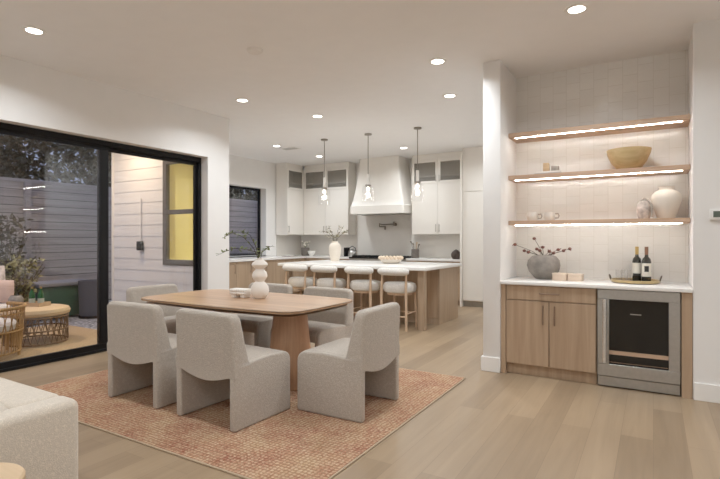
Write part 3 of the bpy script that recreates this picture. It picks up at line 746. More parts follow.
def bottle(loc, cap, lab, dark):
    t = thing('wine_bottle', lab, 'bottle', loc, 0, 'wine bottles on the bar tray')
    MB().lathe([(0, 0), (.037, 0), (.039, .01), (.039, .19), (.034, .215), (.017, .235), (.0145, .255), (.0145, .325), (0, .325)], seg=24).build('glass_body', M['bottleglass'], t)
    MB().lathe([(.0155, .255), (.0158, .33), (0, .331)], seg=20).build('capsule', cap, t)
    m = MB(); n = 10; lb = m.bm
    def arc(z0, z1, R, a0, a1):
        prev = None
        for k in range(n + 1):
            a = math.radians(a0 + (a1 - a0) * k / n)
            q = (lb.verts.new((R * math.cos(a), R * math.sin(a), z0)), lb.verts.new((R * math.cos(a), R * math.sin(a), z1)))
            if prev: lb.faces.new((prev[0], q[0], q[1], prev[1]))
            prev = q
    arc(.05, .175, .0396, 190, 350)
    L = m.build('label_wrap', M['label'], t)
    m = MB(); lb = m.bm
    if dark: arc(.095, .150, .0401, 245, 300)
    else: arc(.05, .075, .0401, 215, 325)
    m.build('label_mark', M['dark'], L)
    return t
bottle((-.135, 5.42, CT + .012), M['foil'], 'wine bottle with gold capsule and cream label, left one on the bar tray', False)
bottle((-.055, 5.37, CT + .012), M['red'], 'wine bottle with brown capsule and dark label mark, right one on the tray', True)
for k, (x, y, lab) in enumerate(((-.285, 5.38, 'clear drinking glass on the tray, leftmost of the three'), (-.235, 5.30, 'clear drinking glass on the tray, front one of the three'), (-.215, 5.41, 'clear drinking glass on the tray, the one next to the gold-capped bottle'))):
    tag(MB().lathe([(0, .004), (.027, 0), (.029, .004), (.034, .11), (.032, .11), (.027, .01), (0, .009)], (0, 0, 0), 24).build('drinking_glass', M['cglass'], loc=(x, y, CT + .012)), lab, 'glass', 'glasses on the bar tray')
th = thing('thermostat', 'white thermostat with a dark green screen on the right wall', 'thermostat', (.455, AY, 1.535))
MB().box(-.058, .058, -.02, 0, -.045, .045, .006, 2).build('case', M['plastic'], th)
MB().box(-.035, .045, -.0215, -.02, -.022, .028).build('screen', M['screen'], th, smooth=False)

# ------------------------------------------------------------------ kitchen: island
isl = thing('kitchen_island', 'light oak kitchen island base with corner posts', 'island', (0, 0, 0))
IX0, IX1, IY0, IY1 = -5.45, -2.86, 7.20, 8.02
MB().box(IX0, IX1, IY0, IY1, 0, .872).build('cabinet_body', M['isl'], isl, smooth=False)
for x in (IX1 - .10, IX0): MB().box(x, x + .10, 6.61, 6.71, 0, .872, .003, 1).build('leg', M['isl'], isl)
MB().box(IX1, IX1 + .012, IY0 - .012, IY1, .0, .872).build('end_panel', M['isl'], isl, smooth=False)
for k in range(4):
    a = IX0 + .03 + k * .64
    MB().box(a, a + .625, IY0 - .012, IY0, .10, .85, .002, 1).build('front_panel', M['cab'], isl)
tag(MB().box(-5.53, -2.79, 6.52, 8.07, .874, CT, .005, 2).build('island_countertop', M['counter']), 'long white quartz countertop of the kitchen island', 'countertop')
def stool(root):
    MB().lathe([(0, .535), (.20, .535), (.235, .55), (.252, .59), (.252, .635), (.235, .67), (.20, .685), (0, .69)], seg=36, sy=.92).build('seat', M['stool_fab'], root)
    MB().lathe([(0, .505), (.19, .505), (.19, .535), (0, .535)], seg=28).build('seat_ring', M['stool_wood'], root)
    # curved bolster back
    pts = []
    for k in range(13):
        a = -.62 + 1.24 * k / 12; pts.append((.42 * math.sin(a), -.245 + .42 * (1 - math.cos(a)) * .55, .855))
    rr = [.030] + [.050] + [.056] * 9 + [.050] + [.030]
    MB().tube(pts, rr, 14).build('backrest', M['stool_fab'], root)
    for s in (-1, 1):
        MB().tube([(s * .205, -.20, 0), (s * .20, -.205, .55), (s * .195, -.185, .86)], [.017, .019, .016], 10).build('leg', M['stool_wood'], root)
        MB().tube([(s * .19, .185, 0), (s * .175, .165, .52)], [.016, .018], 10).build('leg', M['stool_wood'], root)
        MB().cyl((s * .20, -.20, .24), (s * .185, .178, .24), .010, seg=8).build('stretcher', M['stool_wood'], root)
    MB().cyl((-.20, -.20, .20), (.20, -.20, .20), .010, seg=8).build('stretcher', M['stool_wood'], root)
    MB().cyl((-.185, .178, .22), (.185, .178, .22), .011, seg=8).build('footrest', M['stool_wood'], root)
sl = ['cream bolster-back counter stool, leftmost of the four at the island', 'cream bolster-back counter stool, second from the left at the island',
      'cream bolster-back counter stool, third from the left at the island', 'cream bolster-back counter stool at the island, nearest the right corner post']
s0 = None
for x, lab in zip((-5.09, -4.51, -3.86, -3.27), sl):
    if s0 is None:
        s0 = thing('counter_stool', lab, 'stool', (x, 6.65, 0), 0, 'counter stools at the island'); stool(s0)
    else: dup(s0, (x, 6.65, 0), 0, lab)
iv = thing('tall_vase', 'tall off-white vase standing on the island countertop', 'vase', (-5.11, 7.66, CT))
MB().lathe([(0, 0), (.075, 0), (.085, .03), (.105, .13), (.112, .23), (.105, .285), (.085, .32), (.058, .34), (.055, .355), (.062, .37), (.055, .37), (.047, .345)], seg=32).build('body', M['cream'], iv)
branch('dried_branches', 'sparse branches with small leaves in the tall island vase', 'branch', (-5.11, 7.66, CT + .30),
       [[(0, 0, 0), (-.05, 0, .14), (-.14, 0, .22), (-.26, .02, .25), (-.36, .03, .24)], [(0, 0, 0), (-.03, 0, .15), (-.10, 0, .26), (-.14, 0, .34)],
        [(0, 0, 0), (.03, .0, .14), (.10, .02, .24), (.18, .03, .36)], [(0, 0, 0), (.06, .0, .13), (.17, .02, .22), (.25, .03, .25)], [(0, 0, 0), (.04, 0, .18), (.09, 0, .33)], [(0, 0, 0), (-.05, 0, .10), (-.18, 0, .19)]],
       M['dryleaf'], M['stem'], .055, .026, 9, .75)
bw = thing('beaded_bowl', 'low cream bowl ringed with wooden beads on the island', 'bowl', (-3.82, 7.43, CT))
MB().lathe([(0, 0), (.12, 0), (.17, .03), (.185, .085), (.175, .085), (.155, .035), (0, .02)], seg=36).build('body', M['cream'], bw)
for k in range(18):
    a = 2 * PI * k / 18; MB().ball((.186 * math.cos(a), .186 * math.sin(a), .095), .03, 12, 8).build('bead', M['bead'], bw)

# ------------------------------------------------------------------ kitchen: perimeter
def base_unit(lab, x0, x1, y0, y1, face, ndoor, mat=None):
    t = thing('base_cabinet', lab, 'cabinet', (0, 0, 0))
    mat = mat or M['isl']
    if face == 'x':
        MB().box(x0, x1 - .022, y0 + .001, y1 - .001, .10, .875).build('carcass', mat, t, smooth=False)
        MB().box(x0, x1 - .07, y0 + .001, y1 - .001, 0, .10).build('toe_kick', mat, t, smooth=False)
        w_ = (y1 - y0) / ndoor
        for k in range(ndoor):
            dd = MB().box(x1 - .022, x1, y0 + k * w_ + .003, y0 + (k + 1) * w_ - .003, .105, .872, .002, 1).build('door', mat, t)
            yy = y0 + (k + 1) * w_ - .06
            pull((x1, yy, .64), (x1, yy, .82), (.025, 0, 0), M['handle'], dd)
    else:
        MB().box(x0 + .001, x1 - .001, y0 + .022, y1, .10, .875).build('carcass', mat, t, smooth=False)
        MB().box(x0 + .001, x1 - .001, y0 + .07, y1, 0, .10).build('toe_kick', mat, t, smooth=False)
        w_ = (x1 - x0) / ndoor
        for k in range(ndoor):
            dd = MB().box(x0 + k * w_ + .003, x0 + (k + 1) * w_ - .003, y0, y0 + .022, .105, .872, .002, 1).build('door', mat, t)
            xx = x0 + (k + 1) * w_ - .06
            pull((xx, y0, .64), (xx, y0, .82), (0, -.025, 0), M['handle'], dd)
    return t
KX = -7.12; KY = 9.42
base_unit('oak base cabinet under the kitchen window, left one, beside the end of the door wall', XK + .004, KX, 6.30, 7.15, 'x', 2)
base_unit('oak base cabinet under the kitchen window, middle one, behind the gourd vase', XK + .004, KX, 7.15, 8.05, 'x', 2)
base_unit('oak base cabinet right of the kitchen window, behind the island end', XK + .004, KX, 8.05, 9.385, 'x', 2)
base_unit('oak base cabinet in the back corner left of the range', XK + .004, -5.90, KY, YB - .025, 'y', 3)
base_unit('oak base cabinet on the back wall between range and tall cabinet', -4.48, -3.275, KY, YB - .025, 'y', 2)
tag(MB().prism([(XK + .021, 6.30), (KX + .02, 6.30), (KX + .02, KY - .02), (-5.90, KY - .02), (-5.90, YB - .022), (XK + .021, YB - .022)], 'z', .878, CT).build('kitchen_countertop', M['counter'], smooth=False), 'white L-shaped kitchen countertop under the window and left of the range', 'countertop')
tag(MB().box(-4.48, -3.275, KY - .02, YB - .022, .878, CT, .003, 1).build('kitchen_countertop', M['counter']), 'white kitchen countertop between the range and the tall cabinet', 'countertop')
rg = thing('range_cooker', 'wide stainless range with a black cooktop under the hood', 'range', (0, 0, 0))
RX0, RX1 = -5.895, -4.485
MB().box(RX0, RX1, KY - .01, YB - .03, .05, .90, .004, 1).build('body', M['steel'], rg)
MB().box(RX0, RX1, KY - .03, YB - .03, .90, .925, .003, 1).build('cooktop', M['black'], rg)
for k in range(3):
    a = RX0 + .05 + k * .45; m = MB()
    for q in range(5): m.box(a + q * .09, a + q * .09 + .015, KY + .03, YB - .10, .925, .955)
    for q in range(3): m.box(a, a + .375, KY + .03 + q * .235, KY + .045 + q * .235, .925, .95)
    m.build('grate', M['black'], rg, smooth=False)
for k in range(7): MB().cyl((RX0 + .14 + k * .19, KY - .045, .83), (RX0 + .14 + k * .19, KY - .01, .83), .025, seg=14).build('knob', M['nickel'], rg)
for a, b_ in ((RX0 + .02, -5.10), (-5.08, RX1 - .02)):
    o = MB().box(a, b_, KY - .022, KY - .011, .16, .76, .003, 1).build('oven_door', M['steel'], rg)
    MB().cyl((a + .05, KY - .06, .72), (b_ - .05, KY - .06, .72), .012, seg=10).cyl((a + .08, KY - .06, .72), (a + .08, KY - .02, .72), .008, seg=8).cyl((b_ - .08, KY - .06, .72), (b_ - .08, KY - .02, .72), .008, seg=8).build('handle', M['nickel'], o)
# hood
hd = thing('range_hood', 'tall cream plaster range hood with curved tapering sides', 'range hood', (-5.194, 0, 0))
YH = YB - .021
lv = [(1.885, .672, 9.40), (2.06, .672, 9.40), (2.072, .655, 9.41), (2.20, .618, 9.43), (2.40, .575, 9.45), (2.60, .540, 9.47), (2.80, .512, 9.485), (3.0, .492, 9.50), (CH - .002, .485, 9.51)]
t = bmesh.new(); R = []
for z, hw, yf in lv:
    R.append([t.verts.new(p) for p in ((-hw, YH, z), (-hw, yf + .02, z), (-hw + .02, yf, z), (hw - .02, yf, z), (hw, yf + .02, z), (hw, YH, z))])
for A, B in zip(R[:-1], R[1:]):
    for i in range(6): t.faces.new((A[i], A[(i + 1) % 6], B[(i + 1) % 6], B[i]))
t.faces.new(R[0]); t.faces.new(R[-1]); bmesh.ops.recalc_face_normals(t, faces=t.faces)
m = MB(); m._add(t); m.build('canopy', M['hood'], hd, angle=35)
MB().box(-.55, .55, 9.50, 9.95, 1.872, 1.884).build('filter_panel', M['steel'], hd, smooth=False)

def upper(lab, loc, rz, W_, nd_, dep=.37, z0=1.43, z1=3.0, zs=2.50):
    """wall cabinet: local x along the front, +y into the wall, front at y=0"""
    t = thing('wall_cabinet', lab, 'cabinet', loc, rz)
    e = .018
    # open-topped shell so the glazed part has an inside
    MB().box(0, W_, .022, dep, z0, zs - .02).build('carcass', M['kcab'], t, smooth=False)
    MB().box(0, e, .022, dep, zs - .02, z1).box(W_ - e, W_, .022, dep, zs - .02, z1).box(e, W_ - e, dep - .012, dep, zs - .02, z1).box(e, W_ - e, .022, dep, z1 - e, z1).box(e, W_ - e, .026, dep, 2.655, 2.68).build('display_case', M['kcab'], t, smooth=False)
    MB().box(-.0, W_, .03, dep, z1, CH - .002).build('filler', M['kcab'], t, smooth=False)
    MB().box(-.0, W_, .005, dep, z1, z1 + .02, .003, 1).build('crown', M['kcab'], t)
    w_ = W_ / nd_
    for k in range(nd_):
        a, c_ = k * w_ + .002, (k + 1) * w_ - .002
        dd = MB().box(a, c_, 0, .021, z0 + .003, zs - .003, .002, 1).build('door', M['kcab'], t)
        right = (k % 2 == 0) if nd_ > 1 else False
        hx = c_ - .035 if right else a + .035
        pull((hx, 0, z0 + .05), (hx, 0, z0 + .21), (0, -.025, 0), M['nickel'], dd)
        f = .055
        gd = MB().box(a, c_, 0, .021, zs + .003, zs + f, .002, 1).box(a, c_, 0, .021, z1 - .05, z1 - .003, .002, 1).box(a, a + f, 0, .021, zs + f, z1 - .05, .002, 1).box(c_ - f, c_, 0, .021, zs + f, z1 - .05, .002, 1).build('glass_door', M['kcab'], t)
        MB().box(a + f - .004, c_ - f + .004, .008, .013, zs + f - .004, z1 - .046).build('pane', M['cabglass'], gd, smooth=False)
        pull((hx, 0, zs + .03), (hx, 0, zs + .17), (0, -.025, 0), M['nickel'], gd)
    return t
upper('white wall cabinet with one glazed top door, on the kitchen window wall', (-7.38, 9.05, 0), PI / 2, .63, 1, dep=.345)
upper('white wall cabinet with two glazed top doors, left of the range hood', (-7.379, 9.68, 0), 0, 1.29, 2, dep=.345)
upper('white wall cabinet with two glazed top doors, right of the range hood', (-4.47, 9.68, 0), 0, 1.19, 2, dep=.345)
tall = thing('tall_cabinet', 'full-height white pantry cabinet on the back wall beside the pillar', 'cabinet', (0, 0, 0))
MB().box(-3.27, -3.235, 9.33, YB - .002, 0, 3.02).build('side_panel', M['kcab'], tall, smooth=False)
MB().box(-3.235, -1.495, 9.40, YB - .002, .11, CH - .003).build('carcass', M['kcab'], tall, smooth=False)
MB().box(-3.235, -1.495, 9.43, YB - .002, 0, .11).build('toe_kick', M['steel'], tall, smooth=False)
for xa, xb, hx in ((-3.232, -2.735, -2.79), (-2.731, -2.235, -2.69), (-2.231, -1.52, -1.60)):
    d1 = MB().box(xa, xb, 9.378, 9.40, 2.265, 2.99, .002, 1).build('upper_door', M['kcab'], tall)
    pull((hx, 9.378, 2.30), (hx, 9.378, 2.50), (0, -.025, 0), M['nickel'], d1)
    d2 = MB().box(xa, xb, 9.378, 9.40, .125, 2.255, .002, 1).build('lower_door', M['kcab'], tall)
    pull((hx, 9.378, .95), (hx, 9.378, 1.45), (0, -.025, 0), M['nickel'], d2)
# small kitchen things
pf = thing('pot_filler', 'dark metal pot filler tap on the slab behind the range', 'tap', (-5.03, YB - .02, 1.66))
MB().cyl((0, 0, 0), (0, -.02, 0), .035, seg=16).cyl((0, 0, 0), (0, -.09, 0), .012, seg=10).build('wall_mount', M['darkmetal'], pf)
MB().cyl((0, -.09, 0), (-.35, -.12, 0), .012, seg=10).cyl((0, -.09, -.03), (0, -.09, .06), .018, seg=12).build('arm', M['darkmetal'], pf)
MB().cyl((-.35, -.12, .03), (-.35, -.12, -.05), .016, seg=12).cyl((-.35, -.12, -.05), (-.18, -.18, -.05), .012, seg=10).cyl((-.18, -.18, -.04), (-.18, -.18, -.12), .018, seg=12).build('spout', M['darkmetal'], pf)
kt = thing('kettle', 'round steel kettle with black handle left of the range', 'kettle', (-6.02, 9.75, CT))
MB().lathe([(0, 0), (.09, 0), (.105, .03), (.10, .10), (.07, .155), (.03, .175), (0, .178)]).build('body', M['steel'], kt)
MB().tube([(-.085, 0, .11), (-.08, 0, .20), (0, 0, .24), (.08, 0, .20), (.085, 0, .11)], .011, 8).build('handle', M['black'], kt)
MB().tube([(.08, -.03, .06), (.13, -.05, .12), (.15, -.055, .15)], [.022, .014, .011], 8).build('spout', M['steel'], kt)
tag(MB().box(-6.20, -6.165, 9.66, 9.84, CT, CT + .21, .006, 2).build('knife_block', M['black']), 'slim black knife block standing left of the kettle', 'knife block')
fc = thing('flower_pot', 'taupe ribbed pot on the counter in the kitchen corner', 'pot', (-7.36, 9.72, CT))
MB().lathe([(0, 0), (.085, 0), (.10, .02), (.105, .18), (.095, .20), (.085, .20), (.08, .05), (0, .04)], seg=28).build('body', M['darkclay'], fc)
fl = thing('white_flowers', 'small bunch of white flowers in the taupe corner pot', 'flowers', (-7.36, 9.72, CT + .18))
ms = MB()
random.seed(5)
for k in range(9):
    p = (random.uniform(-.11, .11), random.uniform(-.07, .07), random.uniform(.07, .17))
    ms.tube([(0, 0, -.02), (p[0] * .5, p[1] * .5, p[2] * .6), p], .003, 5); MB().ball(p, (.026, .026, .018), 8, 6).build('blossom', M['flower'], fl)
ms.build('stem', M['leaf'], fl)
tag(MB().lathe([(0, 0), (.04, 0), (.045, .02), (.085, .07), (.092, .12), (.085, .12), (.075, .07), (0, .03)], (0, 0, 0), 28).build('white_bowl', M['whitecer'], loc=(-7.10, 9.62, CT)), 'small white bowl on the counter right of the flower pot', 'bowl')
tag(MB().box(-7.45, -7.18, 8.92, 9.18, CT, CT + .018, .004, 1).build('dark_board', M['taupe']), 'flat dark board lying on the counter near the window', 'board')
tag(MB().box(-7.42, -7.24, 8.96, 9.12, CT + .018, CT + .035, .004, 1).build('folded_paper', M['whitecer']), 'white folded sheet lying on the dark counter board', 'paper')
uc = thing('utensil_crock', 'dark brown utensil crock right of the range', 'crock', (-4.39, 9.68, CT))
MB().lathe([(0, 0), (.08, 0), (.085, .01), (.085, .19), (.077, .19), (.075, .02), (0, .02)]).build('body', M['darkclay'], uc)
for k, (dx, dz) in enumerate(((-.09, .36), (-.05, .32), (.03, .34), (.07, .30))):
    tag(MB().tube([(dx * .25, 0, .03), (dx * .8, .01, dz - .05), (dx * 1.1, .01, dz)], [.006, .007, .018], 8).build('cooking_utensil', M['stem'] if k != 2 else M['tanwood'], loc=(-4.39, 9.65 + k * .02, CT)),
        ['leftmost dark utensil in the crock, the tallest', 'dark utensil second from the left in the crock', 'pale wooden utensil near the middle of the crock', 'dark utensil in the crock leaning right'][k], 'utensil', 'utensils in the crock')
bj = thing('round_jar', 'dark brown round jar on the counter by the tall cabinet', 'jar', (-3.47, 9.66, CT))
MB().lathe([(0, 0), (.07, 0), (.10, .05), (.105, .10), (.08, .15), (.05, .165), (0, .168)]).build('body', M['brown'], bj)
MB().lathe([(0, .165), (.05, .165), (.05, .178), (.012, .185), (.012, .20), (0, .20)], seg=18).build('lid', M['brown'], bj)
pm = thing('pepper_mill', 'slim black pepper mill against the tall cabinet', 'pepper mill', (-3.325, 9.64, CT))
MB().lathe([(0, 0), (.032, 0), (.034, .02), (.022, .09), (.03, .16), (.024, .19), (0, .19)], seg=18).build('body', M['black'], pm)
MB().lathe([(0, .19), (.02, .192), (.032, .22), (.028, .255), (0, .27)], seg=18).build('cap', M['black'], pm)

# ------------------------------------------------------------------ patio
tag(MB().box(-8.15, -5.85, 1.2, 4.28, -.03, -.016).build('jute_rug', M['jute'], smooth=False), 'tan woven jute rug on the patio outside the sliding door', 'rug')
PZ = -.016
ot = thing('rattan_table', 'round rattan coffee table with a tan padded top on the patio', 'coffee table', (-6.95, 3.37, PZ)); ot.scale = (.88, .88, 1)
MB().lathe([(0, .36), (.40, .36), (.43, .375), (.44, .41), (.42, .445), (.36, .46), (0, .465)], seg=40).build('padded_top', M['tancush'], ot)
m = MB()
n = 30
for z in (.02, .18, .345): m.tube([(.41 * math.cos(2 * PI * k / n), .41 * math.sin(2 * PI * k / n), z) for k in range(n)], .011, 6, True)
for k in range(n):
    a0 = 2 * PI * k / n; a1 = 2 * PI * (k + 1) / n; a2 = 2 * PI * (k - 1) / n
    m.tube([(.41 * math.cos(a0), .41 * math.sin(a0), .02), (.41 * math.cos(a1), .41 * math.sin(a1), .345)], .006, 5)
    m.tube([(.41 * math.cos(a0), .41 * math.sin(a0), .02), (.41 * math.cos(a2), .41 * math.sin(a2), .345)], .006, 5)
m.build('woven_frame', M['rattandark'], ot)
rc = thing('rattan_chair', 'honey rattan barrel chair on the patio at the left photo edge', 'chair', (-6.58, 2.60, PZ))
m = MB(); A0, A1 = -1.75, 2.1
def arcpt(t_, z, R=.40): a = A0 + (A1 - A0) * t_; return (R * math.cos(a), R * math.sin(a), z)
m.tube([arcpt(k / 24, .565, .42) for k in range(25)], .020, 8)
m.tube([arcpt(k / 24, .50, .41) for k in range(25)], .010, 6)
m.tube([arcpt(k / 24, .30, .40) for k in range(25)], .010, 6)
m.tube([arcpt(k / 24, .06, .38) for k in range(25)], .012, 6)
m.build('hoop_frame', M['rattan'], rc)
m = MB()
for k in range(40):
    q = k / 39; q2 = min(1, q + .03 * (1 if k % 2 else -1)); q2 = max(0, q2)
    m.tube([arcpt(q, .06, .38), arcpt(q, .30, .40), arcpt(q2, .56, .42)], .006, 5)
m.build('woven_spindles', M['rattan'], rc)
MB().lathe([(0, .30), (.33, .30), (.35, .32), (.35, .37), (.32, .40), (0, .41)], seg=32).build('seat_cushion', M['whitecush'], rc)
for a in (-1.6, -.4, .9, 2.0): MB().cyl((.37 * math.cos(a), .37 * math.sin(a), 0), (.38 * math.cos(a), .38 * math.sin(a), .32), .016, seg=8).build('leg', M['rattan'], rc)
os_ = thing('outdoor_sofa', 'low outdoor sofa with white cushions behind the rattan chair', 'sofa', (-8.0, 3.12, PZ))
MB().box(-.40, .40, -.95, .45, .06, .24, .02, 2).build('frame', M['rattandark'], os_)
MB().box(-.40, .40, -.95, .45, .24, .44, .05, 3).build('seat_cushion', M['whitecush'], os_)
MB().box(-.55, -.40, -.95, .45, .06, .70, .04, 3).build('backrest', M['whitecush'], os_)
for x in (-.36, .36):
    for y in (-.9, .4): MB().box(x - .03, x + .03, y - .03, y + .03, 0, .06).build('leg', M['rattandark'], os_)
tag(MB().pillow((-7.95, 3.34, .59), .40, .33, .14, Matrix.Rotation(1.0, 3, 'Z') @ Matrix.Rotation(-.3, 3, 'X')).build('outdoor_pillow', M['pink']), 'dusty pink cushion on the outdoor sofa', 'cushion')
tag(MB().pillow((-8.26, 3.36, .73), .40, .44, .12, Matrix.Rotation(1.2, 3, 'Z') @ Matrix.Rotation(-.2, 3, 'X')).build('outdoor_pillow', plain('mottled_white', (.66, .60, .58), .9, var=.35, vscale=16)), 'pale mottled cushion behind the pink one on the outdoor sofa', 'cushion')
ty = thing('drinks_tray', 'small wooden tray with green bottles on the rattan table', 'tray', (-7.02, 3.40, PZ + .465), math.radians(20)); ty.scale = (.8, .8, 1)
MB().box(-.17, .17, -.12, .12, 0, .012).build('base', M['tanwood'], ty, smooth=False)
MB().box(-.17, .17, -.12, -.108, .012, .05).box(-.17, .17, .108, .12, .012, .05).box(-.17, -.158, -.108, .108, .012, .05).box(.158, .17, -.108, .108, .012, .05).build('rim', M['tanwood'], ty, smooth=False)
for x, y, lab in ((-7.06, 3.37, 'left of two green glass bottles on the patio tray'), (-6.98, 3.44, 'right of two green glass bottles on the patio tray')):
    t = thing('green_bottle', lab, 'bottle', (x, y, PZ + .478), 0, 'green bottles on the patio tray')
    MB().lathe([(0, 0), (.035, 0), (.037, .01), (.037, .13), (.03, .16), (.014, .19), (.013, .235), (0, .235)], seg=20).build('glass_body', M['greenglass'], t)
    MB().lathe([(.0375, .02), (.0378, .022), (.0378, .085), (.0375, .087)], seg=20).build('label_wrap', plain('green_label', (.50, .55, .45), .8), t)
    MB().lathe([(.0145, .215), (.0145, .24), (0, .242)], seg=14).build('cap', M['foil'], t)
tag(MB().lathe([(0, 0), (.05, 0), (.085, .05), (.085, .10), (.06, .14), (.055, .14), (.075, .09), (0, .03)], (0, 0, 0), 24).build('small_vase', M['taupe'], loc=(-7.20, 3.24, PZ + .466)), 'small grey pot on the rattan table beside the tray', 'pot')
def shrub(name, lab, cat, loc, h, r, pot, n, lmat, ll, seed):
    random.seed(seed)
    t = thing(name, lab, cat, loc)
    if pot: MB().lathe([(0, 0), (pot * .75, 0), (pot, .05), (pot, pot * 1.6), (pot * .9, pot * 1.6), (pot * .85, pot * 1.4), (0, pot * 1.4)], seg=28).build('pot', M['planter'], t)
    z0 = pot * 1.4 if pot else 0
    ms, ml = MB(), MB()
    for k in range(14):
        a = random.uniform(0, 2 * PI); q = r * random.uniform(.4, 1)
        ms.tube([(0, 0, z0), (q * .4 * math.cos(a), q * .4 * math.sin(a), z0 + (h - z0) * .5), (q * math.cos(a), q * math.sin(a), z0 + (h - z0) * random.uniform(.7, 1))], .006, 5)
    for k in range(n):
        a = random.uniform(0, 2 * PI); f = random.uniform(.15, 1); q = r * math.sqrt(random.random()) * (0.35 + .65 * f)
        ml.leaf((q * math.cos(a), q * math.sin(a), z0 + (h - z0) * f), (random.uniform(-1, 1), random.uniform(-1, 1), random.uniform(-.3, 1)), ll * random.uniform(.6, 1.3), ll * .45)
    ms.build('stem', M['bark'], t); ml.build('leaves', lmat, t, smooth=False)
    return t
shrub('potted_shrub', 'bushy potted olive shrub on the patio behind the outdoor sofa', 'plant', (-8.45, 3.88, -.03), 1.05, .34, .20, 420, M['olive'], .09, 21)
shrub('climbing_plant', 'dark leafy shrub against the fence at the left photo edge', 'plant', (-9.65, 4.2, -.03), 1.75, .32, 0, 420, M['tree'], .12, 22)
gb = thing('storage_bench', 'dark green low storage bench by the patio fence', 'bench', (-8.95, 4.75, -.03))
MB().box(-.30, .30, -.50, .42, .04, .56, .01, 2).build('body', M['greenbox'], gb)
MB().box(-.33, .33, -.53, .45, .56, .62, .012, 2).build('lid', plain('grey_lid', (.20, .21, .24), .6), gb)
for x in (-.25, .25):
    for y in (-.44, .36): MB().box(x - .04, x + .04, y - .04, y + .04, 0, .04).build('foot', M['planter'], gb)
pl = thing('round_planter', 'tall round charcoal planter on the pebbles beside the siding corner', 'planter', (-8.40, 4.98, -.03))
MB().lathe([(0, 0), (.19, 0), (.20, .03), (.22, .62), (.225, .64), (.205, .64), (.19, .58), (0, .58)], seg=36).build('body', M['planter'], pl)
MB().lathe([(.195, .0), (.212, .0), (.213, .04), (.20, .045)], seg=36).build('base_ring', M['black'], pl)
fe = thing('garden_fence', 'grey horizontal board fence along the far side of the patio', 'fence', (-10.2, 0, -.03))
m = MB(); z = .05
while z < 2.3:
    m.box(0, .03, -2, 15, z, z + .138); z += .150
m.build('boards', M['fence'], fe, smooth=False)
MB().box(-.012, -.002, -2, 15, .03, 2.44).build('gap_shade_sheet', M['dark'], fe, smooth=False)  # added dark sheet so the gaps between boards look shaded
MB().box(-.02, .05, -2, 15, 2.45 - .02, 2.49).build('cap_rail', M['fence'], fe, smooth=False)
for y in (-1.5, 0.6, 2.7, 4.75, 6.9, 9.0, 11.1, 13.2): MB().box(.03, .12, y - .05, y + .05, 0, 2.45).build('post', M['fence'], fe, smooth=False)
def tree(lab, loc, h, r, n, seed, group='trees beyond the fence'):
    random.seed(seed)
    t = thing('garden_tree', lab, 'tree', loc, 0, group)
    m = MB().tube([(0, 0, 0), (.05, .05, h * .4), (.0, .1, h * .8)], [.12, .09, .04], 8)
    tips = []
    for k in range(22):
        a = random.uniform(0, 2 * PI); z0 = h * random.uniform(.2, .65)
        p = (r * .8 * math.cos(a), r * .8 * math.sin(a), z0 + h * random.uniform(.1, .35)); tips.append(p)
        m.tube([(.03, .05, z0), (p[0] * .5, p[1] * .5, z0 + (p[2] - z0) * .6), p], [.04, .025, .008], 6)
    m.build('trunk', M['bark'], t)
    ml = MB()
    for k in range(n):
        c = random.choice(tips); q = [random.gauss(0, r * .34) for _ in range(3)]
        ml.leaf((c[0] + q[0], c[1] + q[1], c[2] + q[2]), (random.uniform(-1, 1), random.uniform(-1, 1), random.uniform(-1, .6)), random.uniform(.12, .26), random.uniform(.06, .12))
    ml.build('crown', M['tree'], t, smooth=False)
tree('dark leafy tree beyond the fence at the left photo edge', (-13.0, 4.5, -.03), 4.9, 1.35, 9000, 31)
tree('dark branching tree beyond the fence behind the middle of the left door pane', (-13.2, 8.2, -.03), 5.3, 1.55, 9000, 32)
tree('dark leafy tree beyond the fence seen through the kitchen window', (-12.9, 13.4, -.03), 5.2, 1.5, 8000, 33)
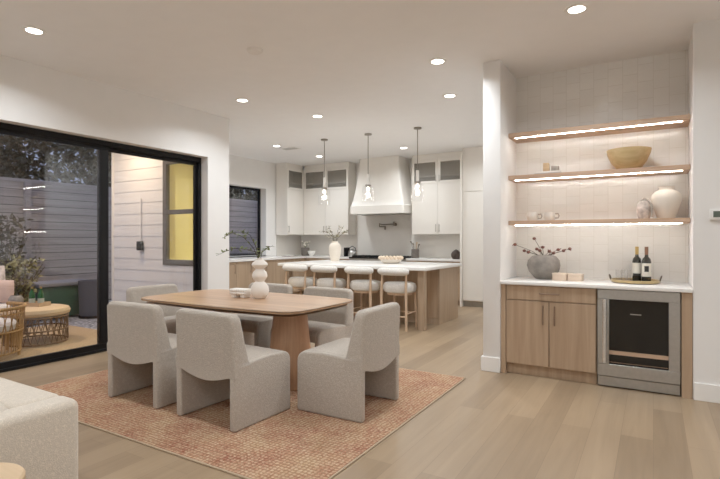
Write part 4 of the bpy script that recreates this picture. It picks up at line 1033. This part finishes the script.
sc_ = thing('outdoor_outlet', 'small dark outlet box on the white siding', 'outlet', (-7.22, YK0 - .016, 1.22))
MB().box(-.055, .055, -.06, 0, -.075, .075, .008, 2).build('cover', M['black'], sc_)
MB().cyl((0, -.012, .075), (0, -.012, .78), .010, seg=8).build('conduit', M['siding'], sc_)

# ------------------------------------------------------------------ light outside, camera, world
lamp('lamp', (-7.2, 4.5, 3.10), 24, .2, None, (1.0, .72, .46), 2.9)
lamp('lamp', (-7.6, 2.6, 3.6), 55, .3, None, (1.0, .74, .48), 2.9)  # added light in mid-air, no fitting, brightens the patio
lamp('lamp', (-9.0, 9.2, 3.4), 14, .3, None, (1.0, .62, .36), 2.9)  # added warm light without a fitting, colours the view from the kitchen window
W = bpy.data.worlds.new('dusk'); SC.world = W; W.use_nodes = True
nt = W.node_tree; bg = nt.nodes['Background']
tc = nd(nt, 'ShaderNodeTexCoord'); sp = nd(nt, 'ShaderNodeSeparateXYZ'); r = nd(nt, 'ShaderNodeValToRGB')
nt.links.new(tc.outputs['Generated'], sp.inputs[0]); nt.links.new(sp.outputs['Z'], r.inputs['Fac'])
r.color_ramp.elements[0].color = (.24, .25, .32, 1); r.color_ramp.elements[1].color = (.20, .29, .55, 1); r.color_ramp.elements[1].position = .6
nt.links.new(r.outputs['Color'], bg.inputs['Color']); bg.inputs['Strength'].default_value = 1.3

cam = bpy.data.cameras.new('camera'); co = bpy.data.objects.new('camera', cam); COL.objects.link(co)
co.location = (0, 0, 1.34); co.rotation_euler = (PI / 2, 0, math.radians(30.8))
cam.sensor_width = 36; cam.lens = 492 / 720 * 36; cam.shift_y = -1 / 720; cam.clip_start = .05
SC.camera = co
SC.view_settings.view_transform = 'Standard'; SC.view_settings.look = 'None'
SC.view_settings.exposure = 0.0; SC.view_settings.gamma = 1.14
SC.cycles.use_denoising = True
SC.cycles.max_bounces = 10; SC.cycles.diffuse_bounces = 6; SC.cycles.transparent_max_bounces = 16
SC.cycles.sample_clamp_indirect = 6.0; SC.cycles.caustics_reflective = False; SC.cycles.caustics_refractive = False
